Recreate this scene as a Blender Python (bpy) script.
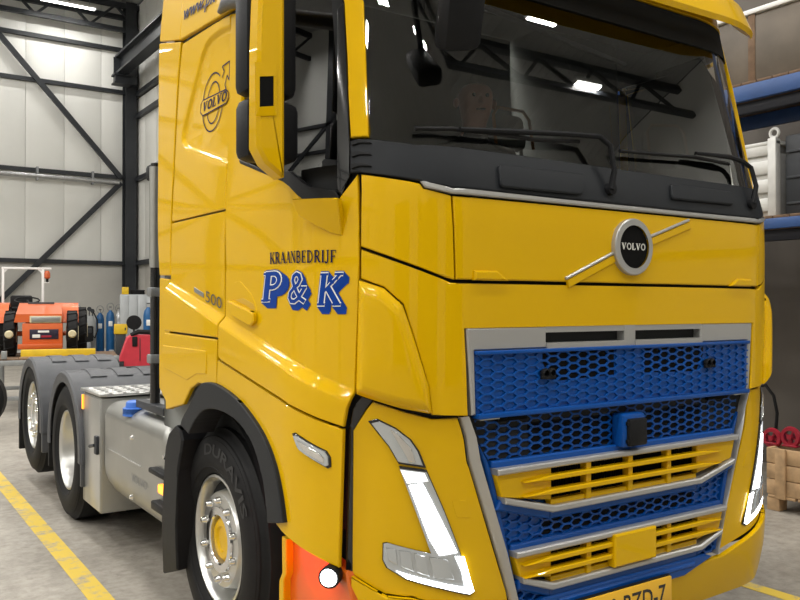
import bpy, bmesh, math, random
from mathutils import Vector, Matrix
from mathutils.bvhtree import BVHTree
from mathutils.geometry import tessellate_polygon
R = math.radians
random.seed(7)
for _o in list(bpy.data.objects): bpy.data.objects.remove(_o, do_unlink=True)
scene = bpy.context.scene
COL = scene.collection

# ------------------------------------------------------------------ camera
F_PX, YAW, PITCH, CAM_H = 814.3, R(33.943), R(0.455), 1.565
cam_d = bpy.data.cameras.new('camera'); cam = bpy.data.objects.new('camera', cam_d); COL.objects.link(cam)
cam.location = (0, 0, CAM_H); cam.rotation_euler = (R(90) + PITCH, 0, -YAW)
cam_d.sensor_width = 36.0; cam_d.lens = 36.0 * F_PX / 800.0; cam_d.clip_start = .05; cam_d.clip_end = 200
scene.camera = cam
# ------------------------------------------------------------------ world, view
world = bpy.data.worlds.new('hall_ambient'); scene.world = world; world.use_nodes = True
world.node_tree.nodes['Background'].inputs[0].default_value = (.9, .95, 1, 1)
world.node_tree.nodes['Background'].inputs[1].default_value = .05
vs = scene.view_settings
vs.view_transform = 'Standard'; vs.look = 'None'; vs.gamma = 1; vs.use_curve_mapping = False
vs.exposure = 0.18
LAMP_W = 165.0          # watts of each ceiling luminaire
# the hall (metres; the camera stands at x=0, y=0; +y runs along the truck to its tail)
HX0, HX1, HY0, HY1, HZ = -15.0, 7.6, -9.0, 26.6, 11.2

HX2, HYB = 16.0, .8     # the bay that opens to the right in front of the rack
# ------------------------------------------------------------------ helpers
def link(o, parent=None):
    COL.objects.link(o)
    if parent is not None: o.parent = parent
    return o
def tag(o, label=None, cat=None, group=None, kind=None):
    for k, v in (('label', label), ('category', cat), ('group', group), ('kind', kind)):
        if v: o[k] = v
    return o
def empty(name, loc=(0, 0, 0), rz=0, parent=None):
    o = bpy.data.objects.new(name, None); o.location = loc; o.rotation_euler = (0, 0, rz); o.empty_display_size = .1
    return link(o, parent)
def copy_tree(o, parent=None):
    c = o.copy(); COL.objects.link(c)
    if parent is not None: c.parent = parent
    for ch in list(o.children): copy_tree(ch, c)
    return c
MATS = {}
def mat(name, col, rough=.5, metal=0.0, noise=0.0, nscale=8.0, bump=0.0, bscale=60.0, coat=0.0, spec=.5, emit=None, estr=0.0, trans=0.0, ior=1.45, col2=None):
    m = bpy.data.materials.new(name); m.use_nodes = True; nt = m.node_tree; b = nt.nodes['Principled BSDF']
    b.inputs['Base Color'].default_value = (*col, 1); b.inputs['Roughness'].default_value = rough
    b.inputs['Metallic'].default_value = metal; b.inputs['Specular IOR Level'].default_value = spec
    b.inputs['Coat Weight'].default_value = coat; b.inputs['Coat Roughness'].default_value = .03
    b.inputs['Transmission Weight'].default_value = trans; b.inputs['IOR'].default_value = ior
    if emit: b.inputs['Emission Color'].default_value = (*emit, 1); b.inputs['Emission Strength'].default_value = estr
    if noise or bump:
        tc = nt.nodes.new('ShaderNodeTexCoord')
    if noise:
        n = nt.nodes.new('ShaderNodeTexNoise'); n.inputs['Scale'].default_value = nscale; n.inputs['Detail'].default_value = 6
        nt.links.new(tc.outputs['Object'], n.inputs['Vector'])
        r = nt.nodes.new('ShaderNodeValToRGB'); r.color_ramp.elements[0].position = .3; r.color_ramp.elements[1].position = .7
        c2 = col2 or tuple(min(1, c * (1 + noise)) for c in col); c1 = col if col2 else tuple(c * (1 - noise) for c in col)
        r.color_ramp.elements[0].color = (*c1, 1); r.color_ramp.elements[1].color = (*c2, 1)
        nt.links.new(n.outputs['Fac'], r.inputs['Fac']); nt.links.new(r.outputs['Color'], b.inputs['Base Color'])
    if bump:
        n2 = nt.nodes.new('ShaderNodeTexNoise'); n2.inputs['Scale'].default_value = bscale; n2.inputs['Detail'].default_value = 4
        nt.links.new(tc.outputs['Object'], n2.inputs['Vector'])
        bp = nt.nodes.new('ShaderNodeBump'); bp.inputs['Strength'].default_value = bump; bp.inputs['Distance'].default_value = .01
        nt.links.new(n2.outputs['Fac'], bp.inputs['Height']); nt.links.new(bp.outputs['Normal'], b.inputs['Normal'])
    MATS[name] = m; return m
def glass_mat(name, tint, refl=.9, ior=1.5):
    m = bpy.data.materials.new(name); m.use_nodes = True; nt = m.node_tree; nt.nodes.clear()
    out = nt.nodes.new('ShaderNodeOutputMaterial'); mx = nt.nodes.new('ShaderNodeMixShader')
    tr = nt.nodes.new('ShaderNodeBsdfTransparent'); tr.inputs[0].default_value = (*tint, 1)
    gl = nt.nodes.new('ShaderNodeBsdfGlossy'); gl.inputs['Roughness'].default_value = 0.0; gl.inputs[0].default_value = (refl, refl, refl, 1)
    fr = nt.nodes.new('ShaderNodeFresnel'); fr.inputs[0].default_value = ior
    nt.links.new(fr.outputs[0], mx.inputs[0]); nt.links.new(tr.outputs[0], mx.inputs[1]); nt.links.new(gl.outputs[0], mx.inputs[2])
    nt.links.new(mx.outputs[0], out.inputs[0]); MATS[name] = m; return m
class MB:
    """collects boxes, tubes, lathes and prisms; build() links them as one mesh object"""
    def __init__(s): s.v = []; s.f = []; s.sm = []
    def add(s, vs, fs, smooth=False):
        n = len(s.v); s.v += [tuple(v) for v in vs]; s.f += [tuple(i + n for i in f) for f in fs]; s.sm += [smooth] * len(fs); return s
    def box(s, lo, hi, M=None):
        x0, y0, z0 = lo; x1, y1, z1 = hi
        vs = [Vector(p) for p in ((x0,y0,z0),(x1,y0,z0),(x1,y1,z0),(x0,y1,z0),(x0,y0,z1),(x1,y0,z1),(x1,y1,z1),(x0,y1,z1))]
        if M: vs = [M @ v for v in vs]
        return s.add(vs, [(0,3,2,1),(4,5,6,7),(0,1,5,4),(1,2,6,5),(2,3,7,6),(3,0,4,7)])
    def bbox(s, lo, hi, b=.01, M=None):
        """box with all edges chamfered by b"""
        bm = bmesh.new(); bmesh.ops.create_cube(bm, size=1)
        sc = [max(1e-4, hi[i] - lo[i]) for i in range(3)]; ce = [(hi[i] + lo[i]) / 2 for i in range(3)]
        for v in bm.verts: v.co = Vector((v.co.x * sc[0] + ce[0], v.co.y * sc[1] + ce[1], v.co.z * sc[2] + ce[2]))
        b = min(b, min(sc) * .45)
        bmesh.ops.bevel(bm, geom=bm.edges[:], offset=b, segments=2, profile=.5, affect='EDGES')
        if M: bm.transform(M)
        s.from_bm(bm); return s
    def from_bm(s, bm, smooth=False):
        bm.verts.index_update(); s.add([v.co[:] for v in bm.verts], [[v.index for v in f.verts] for f in bm.faces], smooth); bm.free(); return s
    def prism(s, pts, d, M=None):
        """polygon in local xy (list) extruded by d along local z"""
        tri = tessellate_polygon([[Vector((p[0], p[1], 0)) for p in pts]]); n = len(pts)
        vs = [Vector((p[0], p[1], 0)) for p in pts] + [Vector((p[0], p[1], d)) for p in pts]
        if M: vs = [M @ v for v in vs]
        fs = [tuple(reversed(t)) for t in tri] + [tuple(i + n for i in t) for t in tri]
        fs += [(i, (i + 1) % n, (i + 1) % n + n, i + n) for i in range(n)]
        return s.add(vs, fs)
    def plate(s, pts, d, bev=.004, M=None):
        """polygon in local xy, front at z=0 with chamfered rim, back at z=-d"""
        bm = bmesh.new(); f = bm.faces.new([bm.verts.new((p[0], p[1], 0)) for p in pts]); bm.normal_update()
        if f.normal.z < 0: bmesh.ops.reverse_faces(bm, faces=[f])
        if bev > 0: bmesh.ops.inset_region(bm, faces=[f], thickness=bev, use_even_offset=True, use_boundary=True)
        be = [e for e in bm.edges if e.is_boundary]; bv = {v for e in be for v in e.verts}
        for v in bv: v.co.z = -bev
        r = bmesh.ops.extrude_edge_only(bm, edges=be)
        nv = [x for x in r['geom'] if isinstance(x, bmesh.types.BMVert)]
        for v in nv: v.co.z = -d
        ne = [x for x in r['geom'] if isinstance(x, bmesh.types.BMEdge) and x.is_boundary]
        try: bmesh.ops.contextual_create(bm, geom=ne)
        except Exception: pass
        bmesh.ops.triangulate(bm, faces=[f for f in bm.faces if len(f.verts) > 4], ngon_method='EAR_CLIP')
        if M: bm.transform(M)
        return s.from_bm(bm)
    def tube(s, pts, r, n=8, closed=False, caps=True):
        pts = [Vector(p) for p in pts]; rings = []; m = len(pts)
        rr = r if isinstance(r, (list, tuple)) else [r] * m
        up = Vector((0, 0, 1)); prev = None
        for i, p in enumerate(pts):
            a = pts[i - 1] if (i > 0 or closed) else p; b = pts[(i + 1) % m] if (i < m - 1 or closed) else p
            t = (b - a).normalized()
            if prev is None:
                q = t.cross(up)
                if q.length < .05: q = t.cross(Vector((1, 0, 0)))
            else: q = prev - t * prev.dot(t)
            q.normalize(); prev = q; w = t.cross(q)
            rings.append([p + (q * math.cos(2*math.pi*k/n) + w * math.sin(2*math.pi*k/n)) * rr[i] for k in range(n)])
        vs = [v for g in rings for v in g]; fs = []
        for i in range(m if closed else m - 1):
            j = (i + 1) % m
            for k in range(n): fs.append((i*n + k, i*n + (k+1) % n, j*n + (k+1) % n, j*n + k))
        s.add(vs, fs, True)
        if caps and not closed: s.add(rings[0], [tuple(range(n))]); s.add(rings[-1], [tuple(reversed(range(n)))])
        return s
    def lathe(s, prof, n=32, M=None, a0=0.0, a1=2*math.pi, smooth=True):
        """profile (axial, radius) about the local x axis"""
        full = abs(a1 - a0 - 2*math.pi) < 1e-6; m = n if full else n + 1; vs = []
        for k in range(m):
            a = a0 + (a1 - a0) * k / n
            for x, r in prof: vs.append(Vector((x, r * math.cos(a), r * math.sin(a))))
        if M: vs = [M @ v for v in vs]
        L = len(prof); fs = []
        for k in range(n):
            j = (k + 1) % m
            for i in range(L - 1): fs.append((k*L + i, k*L + i + 1, j*L + i + 1, j*L + i))
        return s.add(vs, fs, smooth)
    def bar(s, a, b, w, h, up=(0, 0, 1)):
        """rectangular bar from a to b, w across, h along up"""
        a = Vector(a); b = Vector(b); t = (b - a).normalized(); u = Vector(up); q = t.cross(u).normalized(); u = q.cross(t).normalized()
        vs = [p + q * (sx * w / 2) + u * (sz * h / 2) for p in (a, b) for sx, sz in ((-1,-1),(1,-1),(1,1),(-1,1))]
        return s.add(vs, [(0,1,2,3),(7,6,5,4),(0,4,5,1),(1,5,6,2),(2,6,7,3),(3,7,4,0)])
    def mesh(s, name, m):
        me = bpy.data.meshes.new(name); me.from_pydata(s.v, [], s.f)
        me.polygons.foreach_set('use_smooth', s.sm)
        bm = bmesh.new(); bm.from_mesh(me); bmesh.ops.remove_doubles(bm, verts=bm.verts, dist=1e-5)
        bmesh.ops.recalc_face_normals(bm, faces=bm.faces); bm.to_mesh(me); bm.free()
        try: me.set_sharp_from_angle(angle=R(38))
        except Exception: pass
        if m: me.materials.append(m if not isinstance(m, str) else MATS[m])
        me.update(); return me
    def build(s, name, m, parent=None, loc=None):
        o = bpy.data.objects.new(name, s.mesh(name, m))
        if loc: o.location = loc
        return link(o, parent)
def text_shape(txt, bold=0.0, shear=0.0, fit=None):
    """outline of a line of text as (verts2d, faces), lower-left at 0,0; fit=(w,h)"""
    c = bpy.data.curves.new('t', 'FONT'); c.body = txt; c.offset = bold; c.shear = shear; c.resolution_u = 3
    o = bpy.data.objects.new('t', c); COL.objects.link(o)
    me = bpy.data.meshes.new_from_object(o.evaluated_get(bpy.context.evaluated_depsgraph_get()))
    vs = [v.co[:2] for v in me.vertices]; fs = [tuple(p.vertices) for p in me.polygons]
    bpy.data.objects.remove(o); bpy.data.curves.remove(c); bpy.data.meshes.remove(me)
    x0 = min(v[0] for v in vs); x1 = max(v[0] for v in vs); y0 = min(v[1] for v in vs); y1 = max(v[1] for v in vs)
    if fit: vs = [((v[0]-x0)/(x1-x0)*fit[0], (v[1]-y0)/(y1-y0)*fit[1]) for v in vs]
    else: vs = [(v[0]-x0, v[1]-y0) for v in vs]
    return vs, fs
# stroke letters with slab serifs, unit height; each a list of (points, width)
def _arc(cx, cy, rx, ry, a0, a1, n=9): return [(cx + rx*math.cos(R(a0+(a1-a0)*i/n)), cy + ry*math.sin(R(a0+(a1-a0)*i/n))) for i in range(n+1)]
def _sf(x, y, w=.26): return ([(x-w/2, y), (x+w/2, y)], .07)
_T, _N = .17, .08
SERIF = {
 'K': (.78, [([(.16,0),(.16,1)],_T), ([(.2,.42),(.66,.97)],_N), ([(.32,.56),(.68,.03)],_T), _sf(.16,.035), _sf(.16,.965), _sf(.66,.035), _sf(.62,.965)]),
 'R': (.76, [([(.16,0),(.16,1)],_T), ([(.16,.96)]+_arc(.36,.73,.2,.23,90,-90)+[(.16,.5)],.12), ([(.36,.5),(.64,.03)],_T), _sf(.16,.035), _sf(.12,.965,.2), _sf(.66,.035,.2)]),
 'A': (.76, [([(.12,.03),(.36,.98)],_N), ([(.36,.98),(.62,.03)],_T), ([(.2,.34),(.54,.34)],_N), _sf(.12,.035), _sf(.62,.035)]),
 'N': (.8, [([(.15,0),(.15,1)],_N), ([(.15,.97),(.65,.03)],_T), ([(.65,0),(.65,1)],_N), _sf(.15,.035), _sf(.12,.965,.2), _sf(.65,.965)]),
 'B': (.7, [([(.16,0),(.16,1)],_T), ([(.16,.96)]+_arc(.34,.74,.18,.22,90,-90)+[(.16,.52)],.12), ([(.16,.52)]+_arc(.36,.28,.22,.24,90,-90)+[(.16,.04)],.12), _sf(.12,.035,.2), _sf(.12,.965,.2)]),
 'E': (.66, [([(.16,0),(.16,1)],_T), ([(.06,.965),(.58,.965)],_N), ([(.16,.5),(.46,.5)],_N), ([(.06,.035),(.6,.035)],_N), ([(.57,.98),(.57,.78)],.05), ([(.59,.02),(.59,.24)],.05), ([(.46,.4),(.46,.6)],.05)]),
 'D': (.78, [([(.16,0),(.16,1)],_T), ([(.06,.96),(.3,.96)]+_arc(.3,.5,.34,.46,90,-90,12)+[(.06,.04)],.12)]),
 'I': (.36, [([(.18,0),(.18,1)],_T), _sf(.18,.035), _sf(.18,.965)]),
 'J': (.46, [([(.28,1),(.28,.2)]+_arc(.14,.2,.14,.22,0,-150,7),.13), _sf(.28,.965)]),
 'F': (.62, [([(.16,0),(.16,1)],_T), ([(.06,.965),(.56,.965)],_N), ([(.16,.5),(.44,.5)],_N), _sf(.16,.035), ([(.55,.98),(.55,.76)],.05), ([(.44,.4),(.44,.6)],.05)]),
 'P': (.72, [([(.18,0),(.18,1)],.2), ([(.1,.94)]+[(.36,.94)]+_arc(.38,.71,.22,.23,90,-90)+[(.18,.48)],.14), _sf(.18,.05,.34), _sf(.12,.95,.24)]),
 '&': (.8, [([(.72,.5),(.62,.32),(.5,.14),(.36,.05),(.2,.06),(.1,.18),(.12,.34),(.26,.48),(.44,.6),(.52,.76),(.46,.9),(.34,.95),(.23,.88),(.2,.74),(.28,.58),(.44,.34),(.6,.14),(.76,.05)],.12), ([(.58,.5),(.8,.5)],.07)]),
 'V': (.78, [([(.14,.97),(.38,.02)],_T), ([(.38,.02),(.62,.97)],_N), _sf(.14,.95,.28), _sf(.62,.95,.28)]),
 'O': (.8, [(_arc(.4,.5,.3,.43,0,360,16),.16)]),
 'L': (.66, [([(.18,0),(.18,1)],_T), ([(.06,.045),(.58,.045)],.09), ([(.56,.02),(.56,.3)],.07), _sf(.18,.955,.3)]),
}
def stroke_quads(pts, w):
    vs = []; fs = []
    for a, b in zip(pts[:-1], pts[1:]):
        dx, dy = b[0]-a[0], b[1]-a[1]; L = math.hypot(dx, dy) or 1e-6; ex, ey = dx/L, dy/L; nx, ny = -ey*w/2, ex*w/2; o = w*.18 if len(pts) > 2 else 0
        n = len(vs); vs += [(a[0]+nx-ex*o, a[1]+ny-ey*o), (a[0]-nx-ex*o, a[1]-ny-ey*o), (b[0]-nx+ex*o, b[1]-ny+ey*o), (b[0]+nx+ex*o, b[1]+ny+ey*o)]; fs.append((n, n+1, n+2, n+3))
    return vs, fs
def serif_shape(txt, fat=0.0, shear=0.0, gap=.04):
    vs = []; fs = []; x = 0
    for ch in txt:
        if ch == ' ': x += .4; continue
        wd, st = SERIF[ch]
        for pts, w in st:
            v, f = stroke_quads(pts, w + fat); n = len(vs)
            vs += [(p[0] + x + p[1]*shear, p[1]) for p in v]; fs += [tuple(i + n for i in q) for q in f]
        x += wd + gap
    return vs, fs, x - gap
# ------------------------------------------------------------------ materials
def floor_material():
    m = bpy.data.materials.new('worn_concrete'); m.use_nodes = True; nt = m.node_tree; b = nt.nodes['Principled BSDF']
    tc = nt.nodes.new('ShaderNodeTexCoord')
    def noise(scale, det, rough=.6, vec=None):
        n = nt.nodes.new('ShaderNodeTexNoise'); n.inputs['Scale'].default_value = scale; n.inputs['Detail'].default_value = det; n.inputs['Roughness'].default_value = rough
        nt.links.new(tc.outputs['Object'], n.inputs['Vector']); return n
    def ramp(src, p0, c0, p1, c1):
        r = nt.nodes.new('ShaderNodeValToRGB'); e = r.color_ramp.elements; e[0].position = p0; e[0].color = (*c0, 1); e[1].position = p1; e[1].color = (*c1, 1)
        nt.links.new(src, r.inputs['Fac']); return r
    def mul(a, b_, f):
        x = nt.nodes.new('ShaderNodeMix'); x.data_type = 'RGBA'; x.blend_type = 'MULTIPLY'; x.inputs[0].default_value = f
        nt.links.new(a, x.inputs[6]); nt.links.new(b_, x.inputs[7]); return x.outputs[2]
    base = ramp(noise(.9, 8).outputs['Fac'], .3, (.25, .228, .195), .7, (.42, .39, .34))
    fine = ramp(noise(14, 10, .7).outputs['Fac'], .34, (.45, .43, .41), .6, (1, 1, 1))
    spots = ramp(noise(5, 12, .75).outputs['Fac'], .30, (.35, .28, .22), .40, (1, 1, 1))
    c = mul(base.outputs['Color'], fine.outputs['Color'], .6); c = mul(c, spots.outputs['Color'], .7)
    nt.links.new(c, b.inputs['Base Color'])
    rr = ramp(noise(3, 6).outputs['Fac'], .3, (.38,)*3, .7, (.62,)*3); nt.links.new(rr.outputs['Color'], b.inputs['Roughness'])
    bp = nt.nodes.new('ShaderNodeBump'); bp.inputs['Strength'].default_value = .12; bp.inputs['Distance'].default_value = .01
    nt.links.new(noise(40, 6).outputs['Fac'], bp.inputs['Height']); nt.links.new(bp.outputs['Normal'], b.inputs['Normal'])
    MATS['worn_concrete'] = m; return m
floor_material()
def paint_material(name, col, dirt=(.33, .3, .25)):
    m = bpy.data.materials.new(name); m.use_nodes = True; nt = m.node_tree; b = nt.nodes['Principled BSDF']
    tc = nt.nodes.new('ShaderNodeTexCoord'); n = nt.nodes.new('ShaderNodeTexNoise'); n.inputs['Scale'].default_value = 7; n.inputs['Detail'].default_value = 12; n.inputs['Roughness'].default_value = .72
    nt.links.new(tc.outputs['Object'], n.inputs['Vector'])
    r = nt.nodes.new('ShaderNodeValToRGB'); e = r.color_ramp.elements; e[0].position = .36; e[0].color = (*dirt, 1); e[1].position = .5; e[1].color = (*col, 1)
    nt.links.new(n.outputs['Fac'], r.inputs['Fac']); nt.links.new(r.outputs['Color'], b.inputs['Base Color']); b.inputs['Roughness'].default_value = .6
    MATS[name] = m
paint_material('floor_paint', (.66, .47, .06))
def panel_wall_material(name, col, axis, per=.06):
    """sandwich panel sheet with fine vertical ribs (relief only)"""
    m = mat(name, col, .45, 0, .03, .6); nt = m.node_tree; b = nt.nodes['Principled BSDF']
    tc = nt.nodes.new('ShaderNodeTexCoord'); w = nt.nodes.new('ShaderNodeTexWave'); w.wave_type = 'BANDS'; w.bands_direction = axis; w.wave_profile = 'SIN'
    w.inputs['Scale'].default_value = 1 / per * .314; w.inputs['Distortion'].default_value = 0
    nt.links.new(tc.outputs['Object'], w.inputs['Vector'])
    bp = nt.nodes.new('ShaderNodeBump'); bp.inputs['Strength'].default_value = .25; bp.inputs['Distance'].default_value = .004
    nt.links.new(w.outputs['Fac'], bp.inputs['Height']); nt.links.new(bp.outputs['Normal'], b.inputs['Normal']); return m
panel_wall_material('wall_sheet_x', (.84, .84, .80), 'X'); panel_wall_material('wall_sheet_y', (.84, .84, .80), 'Y')
mat('wall_plain', (.72, .72, .69), .5, 0, .03, .5)
mat('plinth', (.52, .505, .465), .6, 0, .06, 1.2)
mat('shaded_wall', (.115, .10, .085), .6, 0, .12, 1.5)  # dark taupe puts the shade behind the rack into the wall colour
mat('steel_dark', (.024, .027, .032), .45, 0, .15, 4)
mat('steel_grey', (.28, .29, .30), .4, .6, .1, 6)
mat('galvanised', (.5, .5, .5), .35, .85, .12, 9)
mat('roof_sheet', (.40, .405, .40), .5, 0, .1, 2)
mat('lamp_glow', (1, 1, 1), .5, emit=(1, .98, .94), estr=9)
mat('white_paint', (.8, .8, .78), .4)
mat('blue_beam', (.035, .085, .24), .4, 0, .12, 5)
mat('navy', (.006, .007, .013), .6)
mat('wood', (.46, .30, .16), .7, 0, .25, 12, .15, 40)
mat('wood_old', (.16, .10, .06), .8, 0, .3, 10, .2, 40)

# ------------------------------------------------------------------ hall
fl = MB().box((HX0, HY0, -.2), (HX1, HY1, 0)).box((HX1, HY0, -.2), (HX2, HYB, 0)).build('floor', 'worn_concrete'); tag(fl, 'worn grey concrete workshop floor', 'floor', kind='structure')
wb = MB().box((HX0, HY1, 0), (HX1 + .3, HY1 + .2, HZ)).build('wall_back', 'wall_plain'); tag(wb, 'white ribbed sandwich panel end wall with steel bracing', 'wall', kind='structure')
pm = None; X = HX1
while X > HX0 + .5:
    if pm is None: pm = MB().bbox((-1.09, -.03, 2.95), (0, 0, HZ), .008).mesh('wall_panel', 'wall_sheet_x'); pl = MB().bbox((-3.29, -.02, 0.25), (0, 0, 2.93), .006).mesh('plinth_panel', 'plinth')
    o = bpy.data.objects.new('wall_panel', pm); o.location = (X, HY1, 0); link(o, wb); X -= 1.1
X = HX1
while X > HX0 + 1:
    o = bpy.data.objects.new('plinth_panel', pl); o.location = (X, HY1, 0); link(o, wb); X -= 3.3
YG = HY1 - .12
for z, t in ((9.75, .12), (8.4, .12), (2.94, .12)): MB().box((HX0, YG - .04, z - t/2), (HX1, YG + .1, z + t/2)).build('girt', 'steel_dark', wb)
MB().box((HX0, YG - .04, 5.62), (HX1, YG + .1, 5.74)).build('girt', 'steel_dark', wb)
MB().tube([(HX0, YG - .14, 5.48), (7.0, YG - .14, 5.48)], .075, 10).build('conduit_pipe', 'galvanised', wb)
for x in (6.2, 4.6, 3.0, 1.4): MB().box((x - .03, YG - .2, 5.36), (x + .03, YG - .02, 5.76)).build('pipe_clamp', 'steel_grey', wb)
for xa, xb, za, zb in ((-1.2, -7.4, 9.75, 5.65), (-7.4, -1.2, 5.55, .4), (-13.8, -7.5, 9.75, 5.65), (-7.5, -13.8, 5.55, .4)): MB().bar((xa, YG - .07, za), (xb, YG - .07, zb), .1, .19, (0, 0, 1)).build('brace', 'steel_dark', wb)
MB().box((HX0, YG - .05, 10.72), (HX1, YG + .1, 10.86)).build('eaves_beam', 'steel_dark', wb)
for x in (7.32, -1.1, -7.5, -14):
    m = MB(); m.box((x-.17, HY1-.48, 0), (x+.17, HY1-.44, HZ)); m.box((x-.17, HY1-.12, 0), (x+.17, HY1-.08, HZ)); m.box((x-.02, HY1-.46, 0), (x+.02, HY1-.1, HZ)); m.build('column', 'steel_dark', wb)
wb2 = MB().box((HX1 + .2, HYB, 0), (HX2, HYB + .2, HZ)).build('wall_bay', 'wall_plain'); tag(wb2, 'white return wall of the side bay', 'wall', kind='structure')
wb3 = MB().box((HX2, HY0, 0), (HX2 + .2, HYB, HZ)).build('wall_bay_side', 'wall_plain'); tag(wb3, 'white outer wall of the side bay', 'wall', kind='structure')
for z in (2.6, 5.2, 7.8): MB().box((HX2 - .14, HY0, z - .07), (HX2, HYB, z + .07)).build('girt', 'steel_dark', wb3)
wr = MB().box((HX1, HYB, 0), (HX1 + .2, HY1, HZ)).build('wall_right', 'shaded_wall'); tag(wr, 'side wall behind the pallet rack, white panelled towards the far corner', 'wall', kind='structure')
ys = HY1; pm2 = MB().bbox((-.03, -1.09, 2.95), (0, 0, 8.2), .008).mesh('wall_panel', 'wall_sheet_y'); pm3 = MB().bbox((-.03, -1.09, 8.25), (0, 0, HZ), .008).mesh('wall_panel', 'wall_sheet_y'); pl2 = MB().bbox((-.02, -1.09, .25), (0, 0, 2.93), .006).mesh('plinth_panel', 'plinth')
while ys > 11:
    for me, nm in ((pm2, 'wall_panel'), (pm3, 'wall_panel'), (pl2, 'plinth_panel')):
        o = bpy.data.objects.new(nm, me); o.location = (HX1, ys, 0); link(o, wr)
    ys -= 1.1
for z in (2.94, 5.6, 7.6, 8.3): MB().box((HX1-.16, HYB, z-.07), (HX1-.02, HY1-.5, z+.07)).build('girt', 'steel_dark', wr)
m = MB(); m.box((6.75, HYB, 9.30), (7.1, HY1-.7, 9.36)); m.box((6.75, HYB, 8.78), (7.1, HY1-.7, 8.84)); m.box((6.90, HYB, 8.8), (6.95, HY1-.7, 9.33)); m.box((6.89, HYB, 9.36), (6.96, HY1-.7, 9.42)); m.build('crane_beam', 'steel_dark', wr)
for y in (HY1-.75, HY1-6.5, HY1-12.5):
    m = MB(); m.box((6.72, y-.12, 8.5), (7.4, y+.12, 8.76)); m.box((6.68, y-.2, 8.72), (7.2, y+.2, 8.78)); m.box((6.68, y-.2, 8.46), (7.2, y+.2, 8.51)); m.box((6.70, y-.03, 8.8), (7.15, y+.03, 9.3)); m.build('crane_bracket', 'steel_dark', wr)
    if y < HY1 - 2: MB().box((7.28, y-.17, 0), (7.56, y+.17, HZ)).build('column', 'steel_dark', wr)
wl = MB().box((HX0 - .2, HY0, 0), (HX0, HY1, HZ)).build('wall_left', 'wall_plain'); tag(wl, 'white panelled side wall opposite the truck', 'wall', kind='structure')
for z in (2.6, 5.0, 7.1, 7.95): MB().box((HX0, HY0, z-.05), (HX0+.14, HY1, z+.05)).build('girt', 'steel_dark', wl)
for y in (-5, 3, 11, 18.9): MB().box((HX0, y-.11, 0), (HX0+.24, y+.11, HZ)).build('column', 'steel_dark', wl)
for y0, z0, y1, z1 in ((18.9, 7.95, 26, 2.5), (18.9, 7.95, 11, 2.0), (3, 7.95, 11, 2.0)): MB().bar((HX0+.2, y0, z0), (HX0+.2, y1, z1), .08, .12).build('brace', 'steel_dark', wl)
wf = MB().box((HX0, HY0 - .2, 0), (HX2, HY0, HZ)).build('wall_front', 'plinth'); tag(wf, 'dim end wall behind the viewer', 'wall', kind='structure')
for x0 in (-8.5, -2.5, 3.2):
    d = MB()
    for k in range(6): d.bbox((x0, HY0, .05 + k*.75), (x0 + 4.0, HY0 + .06, .78 + k*.75), .01)
    d.build('door_leaf', 'steel_dark', wf)
ce = MB()
n = int((HX1 - HX0) / .25)
for i in range(n):
    x = HX0 + i * .25
    ce.add([(x, HY0, HZ), (x+.08, HY0, HZ+.06), (x+.17, HY0, HZ+.06), (x+.25, HY0, HZ), (x, HY1, HZ), (x+.08, HY1, HZ+.06), (x+.17, HY1, HZ+.06), (x+.25, HY1, HZ)], [(0,1,5,4), (1,2,6,5), (2,3,7,6)])
for i in range(int((HX2 - HX1) / .25)):
    x = HX1 + .1 + i * .25
    ce.add([(x, HY0, HZ), (x+.08, HY0, HZ+.06), (x+.17, HY0, HZ+.06), (x+.25, HY0, HZ), (x, HYB, HZ), (x+.08, HYB, HZ+.06), (x+.17, HYB, HZ+.06), (x+.25, HYB, HZ)], [(0,1,5,4), (1,2,6,5), (2,3,7,6)])
ce.box((HX0, HY0, HZ+.07), (HX1, HY1, HZ+.15)); ce.box((HX1, HY0, HZ+.07), (HX2, HYB, HZ+.15))
ce = ce.build('ceiling', 'roof_sheet'); tag(ce, 'trapezoidal steel sheet roof', 'ceiling', kind='structure')
for y in (HY1-.4, HY1-6.5, HY1-12.5, HY1-18.5, HY1-24.5, HY1-30.5):
    XE = HX2 if y < HYB else HX1; m = MB(); zt = HZ - .05; m.bar((HX0, y, zt-.08), (XE, y, zt-.08), .14, .16); m.bar((HX0, y, zt-.85), (XE, y, zt-.85), .12, .14)
    k = 0; x = HX0
    while x < XE - .7: m.bar((x, y, zt-.85 if k % 2 else zt-.1), (x+.78, y, zt-.1 if k % 2 else zt-.85), .07, .07); x += .78; k += 1
    m.build('roof_truss', 'steel_dark', ce)
# luminaires
li = 0
def luminaire(x, y, z, rz=0, L=.75, k=1.0):
    global li
    t = empty('ceiling_light', (x, y, z), rz); li += 1
    MB().bbox((-.09, -L-.03, .02), (.09, L+.03, .1), .015).build('housing', 'white_paint', t)
    MB().box((-.07, -L, 0), (.07, L, .02)).build('diffuser', 'lamp_glow', t)
    for s in (-L*.8, L*.8): MB().tube([(0, s, .1), (0, s, HZ - z)], .006, 5).build('hanger', 'steel_grey', t)
    ld = bpy.data.lights.new('lamp', 'AREA'); ld.shape = 'RECTANGLE'; ld.size = .14; ld.size_y = 2*L; ld.energy = LAMP_W * k * (.3 if y > 24 else 1); ld.color = (1, .975, .93)
    lo = bpy.data.objects.new('lamp', ld); lo.location = (0, 0, -.01); link(lo, t)
    vis = y > 20
    tag(t, 'strip luminaire glowing under the roof in the far corner' if (vis and x > 4) else 'strip luminaire hung under the hall roof', 'light', 'ceiling strip lights')
LUM_X = (4.9, 0.3, -4.3, -8.7, -12.6); LUM_Y = (25.3, 20.0, 15.0, 10.0, 5.0, 0.0, -5.0)
for x in LUM_X:
    for y in LUM_Y: luminaire(x + (.35 if y > 24 else 0), y, 10.45, R(90))
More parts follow.
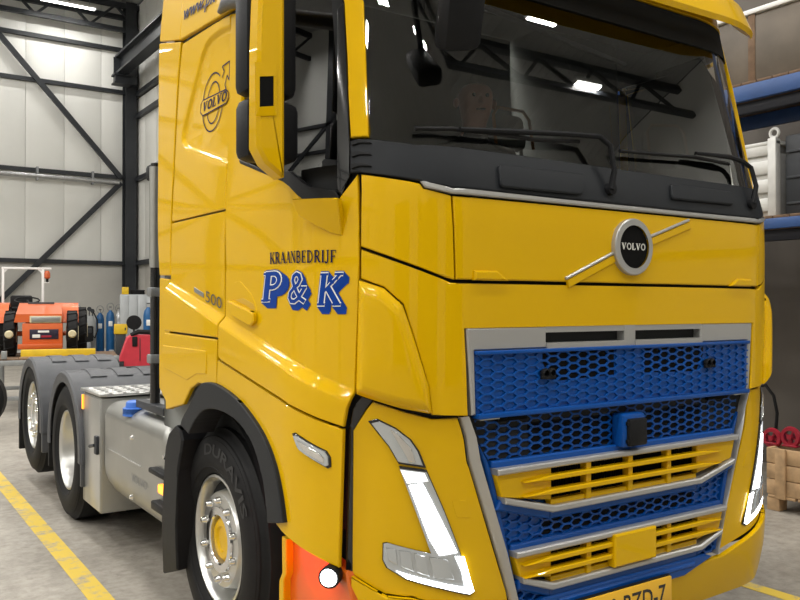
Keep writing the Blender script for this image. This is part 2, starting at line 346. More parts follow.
for x, y in ((10.25, -2.62), (12.5, -3.8), (10.0, -6.8), (13.6, -7.0)): luminaire(x, y, 10.4, R(90), .34, .45)
# painted floor lines
def floor_line(name, a, b, w, label):
    a = Vector(a); b = Vector(b); t = (b - a).normalized(); q = Vector((-t.y, t.x, 0)) * w / 2
    m = MB(); m.add([a-q, a+q, b+q, b-q, a-q+Vector((0,0,.002)), a+q+Vector((0,0,.002)), b+q+Vector((0,0,.002)), b-q+Vector((0,0,.002))], [(0,3,2,1),(4,5,6,7),(0,1,5,4),(1,2,6,5),(2,3,7,6),(3,0,4,7)])
    tag(m.build(name, 'floor_paint'), label, 'floor marking')
def ray(px, py):
    d = Vector(((px - 400) / F_PX, (300 - py) / F_PX, -1)); d.rotate(cam.rotation_euler); return Vector((0, 0, CAM_H)), d.normalized()
def on_z(px, py, z=0):
    o, d = ray(px, py); return o + d * ((z - o.z) / d.z)
def on_x(px, py, x):
    o, d = ray(px, py); return o + d * (x / d.x)
def on_y(px, py, y):
    o, d = ray(px, py); return o + d * (y / d.y)
_yb = YG - .07
for pa, pb in (((121, 178), (-12, 21)), ((121, 183), (-12, 312))): MB().bar(on_y(*pa, _yb), on_y(*pb, _yb), .1, .15, (0, 0, 1)).build('brace', 'steel_dark', wb)
# ------------------------------------------------------------------ truck: cab surface
XC, YC, H0 = 2.559, 2.66, .80
def _interp(tab, z):
    if z <= tab[0][0]: return tab[0][1]
    for (a, fa), (b, fb) in zip(tab[:-1], tab[1:]):
        if z <= b: return fa + (fb - fa) * (z - a) / (b - a)
    return tab[-1][1]
def _sm(tab, z, w=.05): return sum(_interp(tab, z + w * k / 3) for k in range(-3, 4)) / 7
YF = ((.2, 2.26), (.35, 2.21), (.5, 2.18), (1.9, 2.168), (2.0, 2.175), (2.12, 2.215), (3.0, 2.46), (3.3, 2.60), (3.9, 3.0))
WF = ((.2, 1.225), (.5, 1.25), (1.95, 1.25), (2.9, 1.205), (3.3, 1.17), (3.9, 1.10))
def surf(s, z):
    """cab skin: s=0 front middle, 1 start of corner, 2 end of corner, beyond: metres along the side; s>0 is the side nearer the viewer"""
    a = abs(s); yf = _sm(YF, z); W = _sm(WF, z)
    if a <= 1: h, y = a * H0, yf
    elif a <= 2: p = (a - 1) * math.pi / 2; h, y = H0 + (W - H0) * math.sin(p), yf + (YC - yf) * (1 - math.cos(p))
    else: h, y = W, YC + (a - 2)
    return Vector((XC - h if s >= 0 else XC + h, y, z))
def normal0(s, z):
    e = 2e-3; d1 = surf(s + e, z) - surf(s - e, z); d2 = surf(s, z + e) - surf(s, z - e)
    return d2.cross(d1).normalized()
def PP(s, z, off=0.0, fn=None):
    o = off + (fn(s, z) if fn else 0.0)
    return surf(s, z) + normal0(s, z) * o
def NN(s, z, off=0.0, fn=None):
    if fn is None: return normal0(s, z)
    e = 4e-3; d1 = PP(s + e, z, off, fn) - PP(s - e, z, off, fn); d2 = PP(s, z + e, off, fn) - PP(s, z - e, off, fn)
    return d2.cross(d1).normalized()
_S = [-2.0 + .03 * i for i in range(210)]; _Z = [.1 + .03 * i for i in range(128)]
_gv = [surf(s, z) for s in _S for z in _Z]; _nz = len(_Z)
_gf = [(i*_nz+j, (i+1)*_nz+j, (i+1)*_nz+j+1, i*_nz+j+1) for i in range(len(_S)-1) for j in range(_nz-1)]
_bvh = BVHTree.FromPolygons(_gv, _gf)
def topix(p):
    c, s_ = math.cos(YAW), math.sin(YAW); X = p.x*c - p.y*s_; D = p.x*s_ + p.y*c; Z = p.z - CAM_H
    D2 = D*math.cos(PITCH) + Z*math.sin(PITCH); Z2 = -D*math.sin(PITCH) + Z*math.cos(PITCH)
    return 400 + F_PX*X/D2, 300 - F_PX*Z2/D2
def sp(px, py, off=0.0):
    """place on the cab skin (s, z) seen at a point of the photograph"""
    o, d = ray(px, py); hit = _bvh.ray_cast(o, d)
    if hit[2] is None: raise ValueError('no cab at %s,%s' % (px, py))
    i, j = divmod(hit[2], _nz - 1); s, z = _S[i] + .015, _Z[j] + .015
    for _ in range(6):
        q = topix(PP(s, z, off)); e = 1e-3; a = topix(PP(s + e, z, off)); b = topix(PP(s, z + e, off))
        j11, j21, j12, j22 = (a[0]-q[0])/e, (a[1]-q[1])/e, (b[0]-q[0])/e, (b[1]-q[1])/e; det = j11*j22 - j12*j21
        if abs(det) < 1e-6: break
        ex, ey = px - q[0], py - q[1]
        s += max(-.1, min(.1, (ex*j22 - ey*j12)/det)); z += max(-.1, min(.1, (ey*j11 - ex*j21)/det))
    return s, z
def P_(*pts, off=0.0): return [sp(*p, off) for p in pts]
def mirror(poly): return [(-s, z) for s, z in reversed(poly)]
def sym(half):
    """close a half outline (near side, from the middle at the top round to the middle at the bottom) over the middle line"""
    return [(0.0, half[0][1])] + list(half) + [(0.0, half[-1][1])] + [(-s, z) for s, z in reversed(half)]
def panel(name, poly, m, parent, off=0.0, thick=.02, bev=.005, fn=None, ds=.05, dz=None, cuts=()):
    """a sheet lying on the cab skin with rounded edges and real thickness"""
    bm = bmesh.new(); vs = [bm.verts.new((s, z, 0)) for s, z in poly]; f = bm.faces.new(vs)
    bm.normal_update()
    if bev > 0: bmesh.ops.inset_region(bm, faces=[f], thickness=bev, use_even_offset=True, use_boundary=True)
    bmesh.ops.triangulate(bm, faces=bm.faces[:], ngon_method='EAR_CLIP')
    s0 = min(p[0] for p in poly); s1 = max(p[0] for p in poly); z0 = min(p[1] for p in poly); z1 = max(p[1] for p in poly)
    def cut(v, ax):
        co = (v, 0, 0) if ax == 0 else (0, v, 0); no = (1, 0, 0) if ax == 0 else (0, 1, 0)
        bmesh.ops.bisect_plane(bm, geom=bm.verts[:] + bm.edges[:] + bm.faces[:], dist=1e-5, plane_co=co, plane_no=no)
    k = s0 + ds * .5
    while k < s1:
        if 1 <= abs(k) <= 2.05: cut(k, 0)
        k += ds
    for b in (-2, -1, 1, 2):
        if s0 < b < s1: cut(float(b), 0)
    for p, q in cuts:
        bmesh.ops.bisect_plane(bm, geom=bm.verts[:] + bm.edges[:] + bm.faces[:], dist=1e-5, plane_co=(p[0], p[1], 0), plane_no=(q[1]-p[1], p[0]-q[0], 0))
    dz = dz or .12; k = z0 + dz * .5
    while k < z1: cut(k, 1); k += dz
    bmesh.ops.remove_doubles(bm, verts=bm.verts, dist=2e-4)
    bm.verts.index_update(); bnd = {v for e in bm.edges if e.is_boundary for v in e.verts}
    V = []; N = []; SZ = [(v.co.x, v.co.y) for v in bm.verts]; isb = [v in bnd for v in bm.verts]
    for (s, z), b in zip(SZ, isb): V.append(PP(s, z, off - (bev if b else 0), fn)); N.append(NN(s, z, off, fn))
    F = []; LN = []
    for f in bm.faces:
        ids = [v.index for v in f.verts]
        fnrm = (V[ids[1]] - V[ids[0]]).cross(V[ids[2]] - V[ids[0]])
        if fnrm.length < 1e-12: continue
        if fnrm.dot(N[ids[0]]) < 0: ids.reverse(); fnrm = -fnrm
        fnrm.normalize(); ring = any(isb[i] for i in ids) and bev > 0
        F.append(ids); LN += [((N[i] + fnrm).normalized() if (ring and not isb[i]) else (fnrm if ring else N[i])) for i in ids]
    nb = {}
    for v in bnd:
        i = v.index; s, z = SZ[i]; nb[i] = len(V); V.append(PP(s, z, off - thick, fn)); N.append(N[i])
    for e in bm.edges:
        if e.is_boundary:
            a, b = e.verts[0].index, e.verts[1].index; ids = [a, b, nb[b], nb[a]]
            fnrm = (V[b] - V[a]).cross(V[nb[b]] - V[a])
            if fnrm.length < 1e-12: continue
            c = sum((V[i] for i in e.link_faces[0].verts and [x.index for x in e.link_faces[0].verts]), Vector()) / 3
            fnrm.normalize()
            if fnrm.dot(V[a] - c) < 0: ids.reverse(); fnrm = -fnrm
            F.append(ids); LN += [fnrm] * 4
    bm.free()
    me = bpy.data.meshes.new(name); me.from_pydata([v[:] for v in V], [], F)
    me.polygons.foreach_set('use_smooth', [True] * len(F))
    if len(me.loops) == len(LN): me.normals_split_custom_set([n[:] for n in LN])
    me.materials.append(MATS[m]); me.update()
    return link(bpy.data.objects.new(name, me), parent)
def both(name, poly, m, parent, **k):
    a = panel(name, poly, m, parent, **k)
    f = k.pop('fn', None)
    k['cuts'] = [((-p[0], p[1]), (-q[0], q[1])) for p, q in k.get('cuts', ())]
    b = panel(name, mirror(poly), m, parent, fn=(lambda s, z: f(-s, z)) if f else None, **k)
    return a, b
def both2(name, poly, m, parent, **k):
    a, b = both(name, poly, m, parent, **k); b.parent = door_far; return a, b
def decal(name, shape, m, parent, s0, z0, sx, sz, off=.003, fn=None, slope=0.0, thick=.0015):
    """flat lettering laid on the skin: shape x runs towards the front (smaller s) from (s0,z0)"""
    vs, fs = shape; V = []
    for x, y in vs: V.append(PP(s0 - x * sx, z0 + y * sz + x * sx * slope, off, fn))
    me = MB(); me.add(V, fs); return me.build(name, m, parent)
def tube_skin(name, pts, r, m, parent, off=.0, n=6, sub=8, closed=False):
    q = []
    for (a, b) in zip(pts, pts[1:] + (pts[:1] if closed else [])):
        for k in range(sub): t = k / sub; q.append(PP(a[0] + (b[0]-a[0])*t, a[1] + (b[1]-a[1])*t, off))
    if not closed: q.append(PP(*pts[-1], off))
    return MB().tube(q, r, n, closed).build(name, m, parent)

mat('yellow_paint', (.66, .393, .0), .38, 0, 0, coat=.5, spec=.05)
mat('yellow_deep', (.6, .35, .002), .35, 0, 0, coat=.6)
mat('black_plastic', (.009, .0095, .011), .5, 0, .1, 30, .1, 300, spec=.22)
mat('cowl_plastic', (.015, .017, .020), .45, 0, .06, 20, spec=.22)
mat('gloss_black', (.006, .006, .007), .12, 0, 0, coat=.5)
mat('rubber', (.010, .010, .0105), .65, 0, .15, 20, spec=.25)
mat('fender_plastic', (.06, .063, .07), .48, 0, .1, 14, .12, 200)
mat('silver_trim', (.43, .43, .42), .34, .55)
mat('chrome', (.75, .75, .74), .12, 1.0)
mat('alu', (.60, .60, .58), .30, .9, .05, 3)
mat('alu_dull', (.40, .40, .38), .36, .9, .06, 5)
mat('blue_gloss', (.003, .066, .30), .35, 0, 0, coat=.25, spec=.2)
mat('decal_blue', (.006, .045, .27), .45, spec=.1)
mat('decal_dark', (.012, .010, .045), .5, spec=.1)
mat('decal_white', (.8, .8, .75), .4)
mat('plate_yellow', (.80, .45, .03), .4)
mat('interior', (.02, .021, .022), .75, spec=.2)
mat('interior_grey', (.24, .25, .24), .75)
mat('tyre_print', (.022, .022, .023), .6)
mat('lens_clear', (.5, .53, .55), .1, .5, coat=1)
mat('drl', (1, 1, 1), .4, emit=(.93, .97, 1), estr=6)
mat('drl_soft', (.9, .92, .95), .2, emit=(.93, .97, 1), estr=.5)
mat('cap_blue', (.05, .17, .6), .4)
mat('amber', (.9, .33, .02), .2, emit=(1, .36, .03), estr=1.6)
mat('red_lit_step', (.62, .12, .008), .35, coat=.3)  # yellow step cover with the red lamp's glow mixed into its colour
mat('radiator', (.003, .003, .003), .8, spec=.15)
glass_mat('screen_glass', (.84, .87, .85), ior=2.25); glass_mat('door_glass', (.30, .32, .31), ior=2.1)

truck = empty('truck', (XC, 5.0, 0)); tag(truck, 'yellow tractor unit truck with blue front grille and lit headlamps', 'truck')
def tk(o): return o
TP = Matrix.Translation((-XC, -5.0, 0))
# the truck's parts are written in hall coordinates: a middle object carries the shift
class _Root: pass
truck.location = (0, 0, 0)

# --- crease of the lower body side
_cA, _cB = sp(172, 281), sp(345, 385)
_dA, _dB = sp(172, 291), sp(345, 399)
def _line(a, b, s): return a[1] + (b[1] - a[1]) * (s - a[0]) / (b[0] - a[0])
def crease(s, z):
    a = _line(_cA, _cB, s); b = _line(_dA, _dB, s); t = max(0, min(1, (a - z) / max(.01, a - b)))
    return .032 * t * t * (3 - 2 * t) * min(1, max(0, (s - 1.25) / .5))
def _mixp(a, b, t): return (a[0] + (b[0]-a[0])*t, a[1] + (b[1]-a[1])*t)
CREASE = [(_mixp(_cA, _dA, t), _mixp(_cB, _dB, t)) for t in (-.02, .12, .25, .38, .5, .62, .75, .88, 1.02)]
def polydist(poly, x, y):
    d = 1e9; ins = False; n = len(poly)
    for i in range(n):
        x0, y0 = poly[i]; x1, y1 = poly[(i+1) % n]; dx, dy = x1-x0, y1-y0; t = max(0, min(1, ((x-x0)*dx+(y-y0)*dy)/(dx*dx+dy*dy+1e-12)))
        d = min(d, math.hypot(x-x0-dx*t, y-y0-dy*t))
        if (y0 > y) != (y1 > y) and x < (x1-x0)*(y-y0)/(y1-y0)+x0: ins = not ins
    return d if ins else -d
def rounded(pts, r=.03, n=4):
    out = []; L = len(pts)
    for i in range(L):
        p = Vector(pts[i]); a = Vector(pts[i-1]) - p; b = Vector(pts[(i+1) % L]) - p; k = min(r, a.length*.45, b.length*.45); a = a.normalized()*k; b = b.normalized()*k
        for j in range(n+1): t = j/n; out.append(tuple(p + a*(1-t)**2 + b*t**2))
    return out
# ---------------------------------------------------------------- side panels (near side and its mirror image)
both('side_deflector', P_((160, 43.5), (181, 42), (178, 80), (173, 180), (171, 275.5), (160.3, 275.5)), 'yellow_paint', truck, off=.004)
both('side_deflector', P_((160.3, 278), (170.6, 279.5), (170.6, 409), (160, 388)), 'yellow_paint', truck, off=.004)
zt = 3.42
a, b = sp(181, 40), sp(160, 41.5)
a2 = sp(183.5, 10)
both('roof_side_deflector', [b, sp(180, 40), (a2[0] + .01, zt), (b[0], zt)], 'yellow_paint', truck, off=.002)
roofp = [a, sp(218, 18), sp(232, 9.5), sp(262, -6), (2.42, 2.86), (1.98, 2.97), (1.98, zt), (a2[0], zt)]
ra, rb = both('roof_side_fairing', roofp, 'yellow_paint', truck, off=.006)
rec = rounded(P_((234, 27), (222, 29), (207, 41), (202, 52), (181.5, 135), (184, 146), (234, 164)), .03)
_rc = rounded(P_((234, 27), (222, 29), (207, 41), (202, 52), (181.5, 135), (184, 146), (234, 164)), .03, 1)
RCUTS = []
for _i in range(len(_rc)):
    p, q = Vector(_rc[_i]), Vector(_rc[(_i+1) % len(_rc)]); t_ = (q - p).normalized(); n_ = Vector((-t_.y, t_.x))
    RCUTS += [(tuple(p + n_ * w), tuple(q + n_ * w)) for w in (-.012, 0, .012)]
def recess(s, z):
    d = polydist(_rc, s, z); t = max(0, min(1, (d + .012) / .024)); return -.016 * t * t * (3 - 2*t)
slp = P_((182.5, 43.5), (219, 21), (230.2, 14), (228, 100), (225, 209), (171.8, 221.6), (174, 180), (179, 80))
sla, slb = both('sleeper_panel', slp, 'yellow_paint', truck, fn=recess, cuts=RCUTS)
both('sleeper_panel', P_((171.6, 223.4), (225, 210.8), (224, 337.5), (170.4, 330.5)), 'yellow_paint', truck, fn=crease, cuts=CREASE)
both('sleeper_panel', P_((170.6, 332.5), (223.6, 339.5), (223, 386), (213, 384), (204.5, 382.6), (197, 388), (189.5, 404), (172, 409)), 'yellow_paint', truck, fn=crease, cuts=CREASE)
both('locker_hatch', P_((169.5, 345), (214, 350.5), (213.5, 374), (204, 373.5), (194, 380), (170.5, 367.5)), 'yellow_paint', truck, off=.004, thick=.006, bev=.004, fn=crease, cuts=CREASE)
doorp = P_((231, 14), (241, 12), (240.5, 160), (284, 180), (303, 200), (338, 200), (357.3, 174), (359, 246), (358.6, 277), (355, 391), (349, 409), (346, 426), (225, 357.5), (226, 262), (229, 100))
door, door_far = both('cab_door', doorp, 'yellow_paint', truck, fn=crease, cuts=CREASE)
both('step_panel', P_((224.5, 359.5), (346, 428.5), (342, 566), (284.5, 524.5), (282.5, 518), (272, 463), (260, 433), (239, 403), (224, 388)), 'yellow_paint', truck, fn=crease, cuts=CREASE)
# upper door frame over the window and roof edge (out of the photograph's frame)
s_r, s_f = sp(241, 12)[0], 1.93
both('door_frame', [(s_r + .05, 2.80), (s_r + .05, 2.9), (s_f, 2.9), (s_f, 2.83)], 'yellow_paint', truck, off=0)
# A pillar, window
both('pillar', P_((350.5, 137.5), (368.5, 136.5), (366, 60), (364, 2)) + [(1.70, 2.95), (1.80, 2.95)] + P_((344.5, 2), (347.5, 60)), 'yellow_paint', truck, off=.004)
winp = [(s_r, 2.80)] + P_((242, 20), (242, 161), (285, 181), (304, 199), (338, 198), (349, 175), (349, 138), (345.5, 60), (343, 2)) + [(1.84, 2.80)]
_wa, _wb_, _wc = Vector((XC - 1.225, 3.2, 2.0)), Vector((XC - 1.115, 2.43, 2.0)), Vector((XC - 1.208, 3.2, 2.9)); _wn = (_wb_ - _wa).cross(_wc - _wa).normalized()
def on_win(px, py):
    o, d = ray(px, py); return o + d * ((_wa - o).dot(_wn) / d.dot(_wn))
wpts = [on_win(*p) for p in ((238, -10), (238, 163), (284, 181), (304, 200), (338, 199), (346, 188), (349, 165), (348.5, 135), (344, 40), (342, 0))]
wpts += [_wb_ + (_wc - _wa) * .97 + (_wa - _wb_) * .3, _wc + (_wb_ - _wa) * .07 - (_wc - _wa) * .03]
for sg in (1, -1):
    q_ = [v if sg > 0 else Vector((2*XC - v.x, v.y, v.z)) for v in wpts]; n_ = _wn if sg > 0 else Vector((-_wn.x, _wn.y, _wn.z))
    if n_.x * sg > 0: n_ = -n_
    tri = tessellate_polygon([[Vector((v.y, v.z, 0)) for v in q_]]); L_ = len(q_)
    MB().add(q_ + [v - n_ * .005 for v in q_], [tuple(t) for t in tri] + [tuple(i + L_ for i in reversed(t)) for t in tri] + [(i, (i+1) % L_, (i+1) % L_ + L_, i + L_) for i in range(L_)]).build('side_window', 'door_glass', truck)
both2('window_seal', P_((282, 171), (289, 171), (310, 187), (335, 190), (341, 199), (304, 200.5), (280, 179.5)), 'black_plastic', door, off=.004)
both2('window_seal', P_((336.5, 10), (344, 2), (349.5, 138), (350, 174), (341, 194), (337, 190)), 'gloss_black', door, off=.002)
both2('window_seal', P_((239.5, 159), (240.5, 163.5), (284, 182), (284, 178)), 'black_plastic', door, off=.006)
# ---------------------------------------------------------------- front
band_t, band_b = [sp(361, 248.6), sp(451, 282.6)], None
zc = lambda x, y: sp(x, y)[1]
zS = sp(451, 281)[1]                       # seam under the bonnet
both('corner_panel', P_((361, 174), (420, 183.5), (424, 189), (451, 195.2), (454.7, 279.4), (447, 277.6), (361, 246.4)), 'yellow_paint', truck, off=.002)
bt = sp(452.8, 196)
bon = panel('bonnet_panel', sym([bt, (sp(456, 279.5)[0], zS + .006)]), 'yellow_paint', truck, off=.004)
st = P_((420, 181.5), (424.5, 187.6), (451, 193.8)); stt = P_((424, 181.6), (451, 188.5))
zb_, zt_ = st[2][1], stt[1][1]
panel('trim_strip', [(0, zt_), *reversed(stt), st[0], *st[1:], (0, zb_)] [0:] + [(-s, z) for s, z in reversed([*reversed(stt), st[0], *st[1:]])], 'silver_trim', truck, off=.012)
zw = 2.115                                 # lower edge of the windscreen glass
cow = P_((350.2, 173), (358.5, 172), (420, 181)); ct = P_((350.2, 141), (368, 139.3), (380, 140), (416, 145))
cowl = panel('cowl', sym([(.95, zw), ct[3], ct[2], ct[1], ct[0], cow[0], cow[1], cow[2], (stt[1][0], zt_ + .004)]), 'cowl_plastic', truck, off=.004, ds=.04)
scr = [(sp(414, 144)[0], zw - .02), sp(369, 138), sp(366.5, 60), sp(364.5, 2), (1.70, 2.93)]
panel('windscreen', sym([(.0001, zw - .02)] + scr + [(.0001, 2.93)])[1:-1] if 0 else [(s, z) for s, z in scr] + [(-s, z) for s, z in reversed(scr)], 'screen_glass', truck, off=-.012, thick=.006, bev=0, ds=.04)
# yellow surround of the upper grille
gl = P_((464.5, 328.5), (468, 416)); zg0, zg1 = gl[0][1], gl[1][1]; sg0, sg1 = gl[0][0], gl[1][0]
left = P_((432, 415), (429, 386), (412, 331), (403.5, 304), (384, 287), (361, 278.5), (361, 249))
tpz = zS - .006
ring_l = [(sg0, zg0), (sg1, zg1)] + left + [sp(451, 282.8), (sp(456, 283)[0], tpz)]
panel('grille_surround', ring_l + [(-s, z) for s, z in reversed(ring_l)], 'yellow_paint', truck, off=.002)
# ---------------------------------------------------------------- front: grilles, bumper, lamps (hall coordinates; h = distance from the middle line towards the viewer's side)
def FM(y): return Matrix(((-1, 0, 0, XC), (0, 0, -1, y), (0, 1, 0, 0), (0, 0, 0, 1)))   # local x = h, local y = z, local z = towards the viewer
FMm = lambda y: Matrix(((-1, 0, 0, XC), (0, 0, -1, y), (0, 1, 0, 0), (0, 0, 0, 1)))
def hz(px, py, y=2.178):
    p = on_y(px, py, y); return XC - p.x, p.z
def msym(half): return list(half) + [(-h, z) for h, z in reversed(half)]
def fplate(name, pts, y, d, m, parent, bev=.004): return MB().plate(pts, d, bev, FM(y)).build(name, m, parent)
def hexmesh(name, poly, y, d, m, parent, yfn=None, cell=(.0525, .0152)):
    """honeycomb lattice of flattened cells clipped to a convex outline"""
    cp, c = cell; a, b = cp * .665, cp * .335
    bm = bmesh.new(); h0 = min(p[0] for p in poly) - cp; h1 = max(p[0] for p in poly) + cp; z0 = min(p[1] for p in poly) - 2*c; z1 = max(p[1] for p in poly) + 2*c
    i0 = int(h0 / cp) - 1
    for i in range(i0, int(h1 / cp) + 2):
        k0 = int(z0 / (2*c)) - 1
        for k in range(k0, int(z1 / (2*c)) + 2):
            x = i * cp; z = k * 2*c + (c if i % 2 else 0)
            if not (h0 <= x <= h1 and z0 <= z <= z1): continue
            out = [(a,0),(b,c),(-b,c),(-a,0),(-b,-c),(b,-c)]; s = .86
            O = [bm.verts.new((x+p[0], z+p[1], 0)) for p in out]; I = [bm.verts.new((x+p[0]*s, z+p[1]*.77, 0)) for p in out]; J = [bm.verts.new((x+p[0]*s*.95, z+p[1]*.70, -d)) for p in out]
            for j in range(6):
                l = (j+1) % 6; bm.faces.new((O[j], O[l], I[l], I[j])); bm.faces.new((I[j], I[l], J[l], J[j]))
    ar = sum(poly[i][0]*poly[(i+1)%len(poly)][1] - poly[(i+1)%len(poly)][0]*poly[i][1] for i in range(len(poly)))
    P = poly if ar > 0 else poly[::-1]
    for i in range(len(P)):
        p, q = P[i], P[(i+1) % len(P)]; n = Vector((q[1]-p[1], p[0]-q[0], 0))
        bmesh.ops.bisect_plane(bm, geom=bm.verts[:]+bm.edges[:]+bm.faces[:], dist=1e-6, plane_co=(p[0], p[1], 0), plane_no=n, clear_outer=True)
    bmesh.ops.remove_doubles(bm, verts=bm.verts, dist=1e-5)
    if yfn:
        for v in bm.verts: v.co.z -= yfn(v.co.x, v.co.y)
    bm.transform(FM(y)); mb = MB(); mb.from_bm(bm)
    return mb.build(name, m, parent)
# upper grille
ug = empty('upper_grille', (0, 0, 0), 0, truck)
hT, zT = hz(464.5, 328.5); hB, zB = hz(468, 415.5); hiT, ziT = hz(477, 352.5); hiB, ziB = hz(479, 415.5)
hT = .824; hB = .80; zT = 1.489; zB = 1.192
ziT = 1.412
slot_t, slot_b = 1.470, 1.432
Y0 = 2.170
hiT, hiB = .789, .782
m = MB()
for sg in (1, -1):
    g = lambda *pts: [(sg*h, z) for h, z in pts]
    m.plate(g((hT, zT), (hT-.006, zT+.004), (.452, zT+.004), (.452, ziT), (hiT, ziT), (hiB, zB), (hB, zB)), .05, .006, FM(Y0))
    m.box((XC - .455 if sg > 0 else XC + .03, Y0 + .002, slot_t), (XC - .03 if sg > 0 else XC + .455, Y0 + .05, zT + .003))
    m.box((XC - .455 if sg > 0 else XC + .03, Y0 - .006, ziT), (XC - .03 if sg > 0 else XC + .455, Y0 + .05, slot_b))
m.box((XC - .032, Y0, ziT), (XC + .032, Y0 + .05, zT + .003))
m.build('grille_frame', 'silver_trim', ug)
for sg in (1, -1): MB().box((XC - sg*.24 - .215, Y0 + .045, slot_b - .01), (XC - sg*.24 + .215, Y0 + .055, slot_t + .01)).build('slot', 'radiator', ug)
inner = [(hiT, ziT), (hiB, zB - .008), (-hiB, zB - .008), (-hiT, ziT)]
hexmesh('mesh', inner, 2.1665, .0065, 'blue_gloss', ug)
fplate('mesh_back', inner, 2.1735, .02, 'blue_gloss', ug, 0)
for sg in (1, -1): fplate('mesh_opening', [(sg*.09, 1.30), (sg*.09, 1.405), (sg*.47, 1.405), (sg*.47, 1.36), (sg*.42, 1.29)], 2.1725, .01, 'radiator', ug, 0)
m = MB(); m.bbox((XC-hiT, 2.154, ziT-.014), (XC+hiT, 2.19, ziT), .004); m.build('mesh_rim', 'blue_gloss', ug)
m = MB(); m.bbox((XC-hiB, 2.154, zB-.014), (XC+hiB, 2.2, zB+.004), .004); m.build('mesh_rim', 'blue_gloss', ug)
for px, py in ((548, 373), (709.5, 362.5)):
    h_, z_ = hz(px, py, 2.16); m = MB()
    for dx in (-.016, .016): m.lathe([(0, 0), (.0, .017), (.012, .019), (.014, .014), (.018, .012)], 14, Matrix.Translation((XC-h_+dx, 2.166, z_)) @ Matrix.Rotation(R(-90), 4, 'Z'))
    m.bbox((XC-h_-.035, 2.152, z_-.022), (XC-h_+.035, 2.166, z_-.008), .004); m.build('light_bracket', 'black_plastic', ug)
# bonnet furniture
bz = 1.80
bo = empty('badge', (0, 0, 0), 0, truck)
def disc(name, r0, r1, y, d, m, parent, zc_=bz, n=48):
    return MB().lathe([(0, r0), (0, r1-.004), (.004, r1), (d, r1), (d, r0)], n, Matrix.Translation((XC, y, zc_)) @ Matrix.Rotation(R(90), 4, 'Z')).build(name, m, parent)
yb = 2.150
disc('badge_ring', .085, .112, yb - .006, .03, 'silver_trim', bo)
disc('badge_face', 0, .088, yb + .002, .02, 'radiator', bo)
vs_, fs_, wd = serif_shape('VOLVO', .02); sc_ = .140 / wd
m = MB(); m.add([(XC + (x*sc_ - .07), yb - .0005, bz - .012 + y*.027) for x, y in vs_], fs_); m.build('badge_lettering', 'decal_white', bo)
def diag(pa, pb, w, name, m, y, d):
    a = Vector(pa); b = Vector(pb); t = (b - a).normalized(); n = Vector((-t.y, t.x)) * w / 2
    return fplate(name, [tuple(a+n), tuple(a-n), tuple(b-n), tuple(b+n)], y, d, m, bo, .003)
c1 = hz(566, 278.5, 2.16); c2 = hz(615, 252, 2.16); c3 = hz(647, 238, 2.16); c4 = hz(689, 220, 2.16)
for p_, q_ in ((c1, c2), (c3, c4)): diag((p_[0] - .012, p_[1] - .02), (q_[0] - .012, q_[1] - .02), .03, 'bonnet_ridge', 'yellow_paint', 2.158, .012)
diag(c1, c2, .011, 'badge_bar', 'silver_trim', 2.155, .012); diag(c3, c4, .011, 'badge_bar', 'silver_trim', 2.155, .012)
for sg, p0 in ((1, (503.5, 279)), (-1, (731.5, 283.5))):
    pz = zS + .004
    fplate('bonnet_flap', [(sg*.80, pz), (sg*.80, pz+.032), (sg*.70, pz+.034), (sg*.645, pz)], 2.154, .02, 'yellow_paint', bon, .006)
# lower blue bumper grille
lg = empty('lower_grille', (0, 0, 0), 0, truck)
tro = [hz(*p, 2.2) for p in ((459, 417), (465, 437), (468, 460), (498, 560), (509, 600))]; tri = [hz(*p, 2.182) for p in ((468.5, 416), (476, 437), (480, 460), (507, 553), (518, 600))]
tro.append((.602, .485)); tri.append((.575, .485))
for sg in (1, -1):
    m = MB(); q = []
    for (ho, zo), (hi_, zi) in zip(tro, tri):
        q.append([Vector((XC - sg*ho, 2.205, zo)), Vector((XC - sg*(ho - .006), 2.190, zo)), Vector((XC - sg*(hi_ + .004), 2.174, zi)), Vector((XC - sg*hi_, 2.182, zi)), Vector((XC - sg*hi_, 2.22, zi))])
    for r0, r1 in zip(q[:-1], q[1:]):
        for k in range(4): m.add([r0[k], r0[k+1], r1[k+1], r1[k]], [(0, 1, 2, 3)])
    m.build('side_trim', 'silver_trim', lg)
base = msym(tri); base = [(h, min(z, 1.188)) for h, z in base]
fplate('blue_backing', base + [], 2.212, .02, 'blue_gloss', lg, 0)
# shelf that runs back under the upper grille
MB().add([(XC-.78, 2.20, 1.188), (XC+.78, 2.20, 1.188), (XC+.78, 2.30, 1.188), (XC-.78, 2.30, 1.188)], [(0,1,2,3)]).build('shelf', 'blue_gloss', lg)
zoneA = msym([(.765, 1.185), (.735, 1.07), (.70, 1.022)])
hexmesh('mesh', zoneA, 2.203, .008, 'blue_gloss', lg, lambda h, z: max(0, (z - 1.13)) * .15)
fplate('mesh_opening', msym([(.52, 1.17), (.50, 1.05), (.46, 1.03)]), 2.2095, .01, 'radiator', lg, 0)
zoneB = [(.662, .868), (.612, .712), (-.612, .712), (-.662, .868)]
hexmesh('mesh', zoneB, 2.203, .008, 'blue_gloss', lg)
fplate('mesh_opening', msym([(.44, .80), (.44, .722)]), 2.2095, .01, 'radiator', lg, 0)
hexmesh('mesh', [(.60, .59), (.565, .50), (.46, .47), (.40, .49), (.45, .53)], 2.19, .02, 'blue_gloss', lg)
hexmesh('mesh', [(-.60, .59), (-.565, .50), (-.46, .47), (-.40, .49), (-.45, .53)], 2.19, .02, 'blue_gloss', lg)
def lipplate(name, half, y, d, m=None): return fplate(name, msym(half), y, d, m or 'blue_gloss', lg, .006)
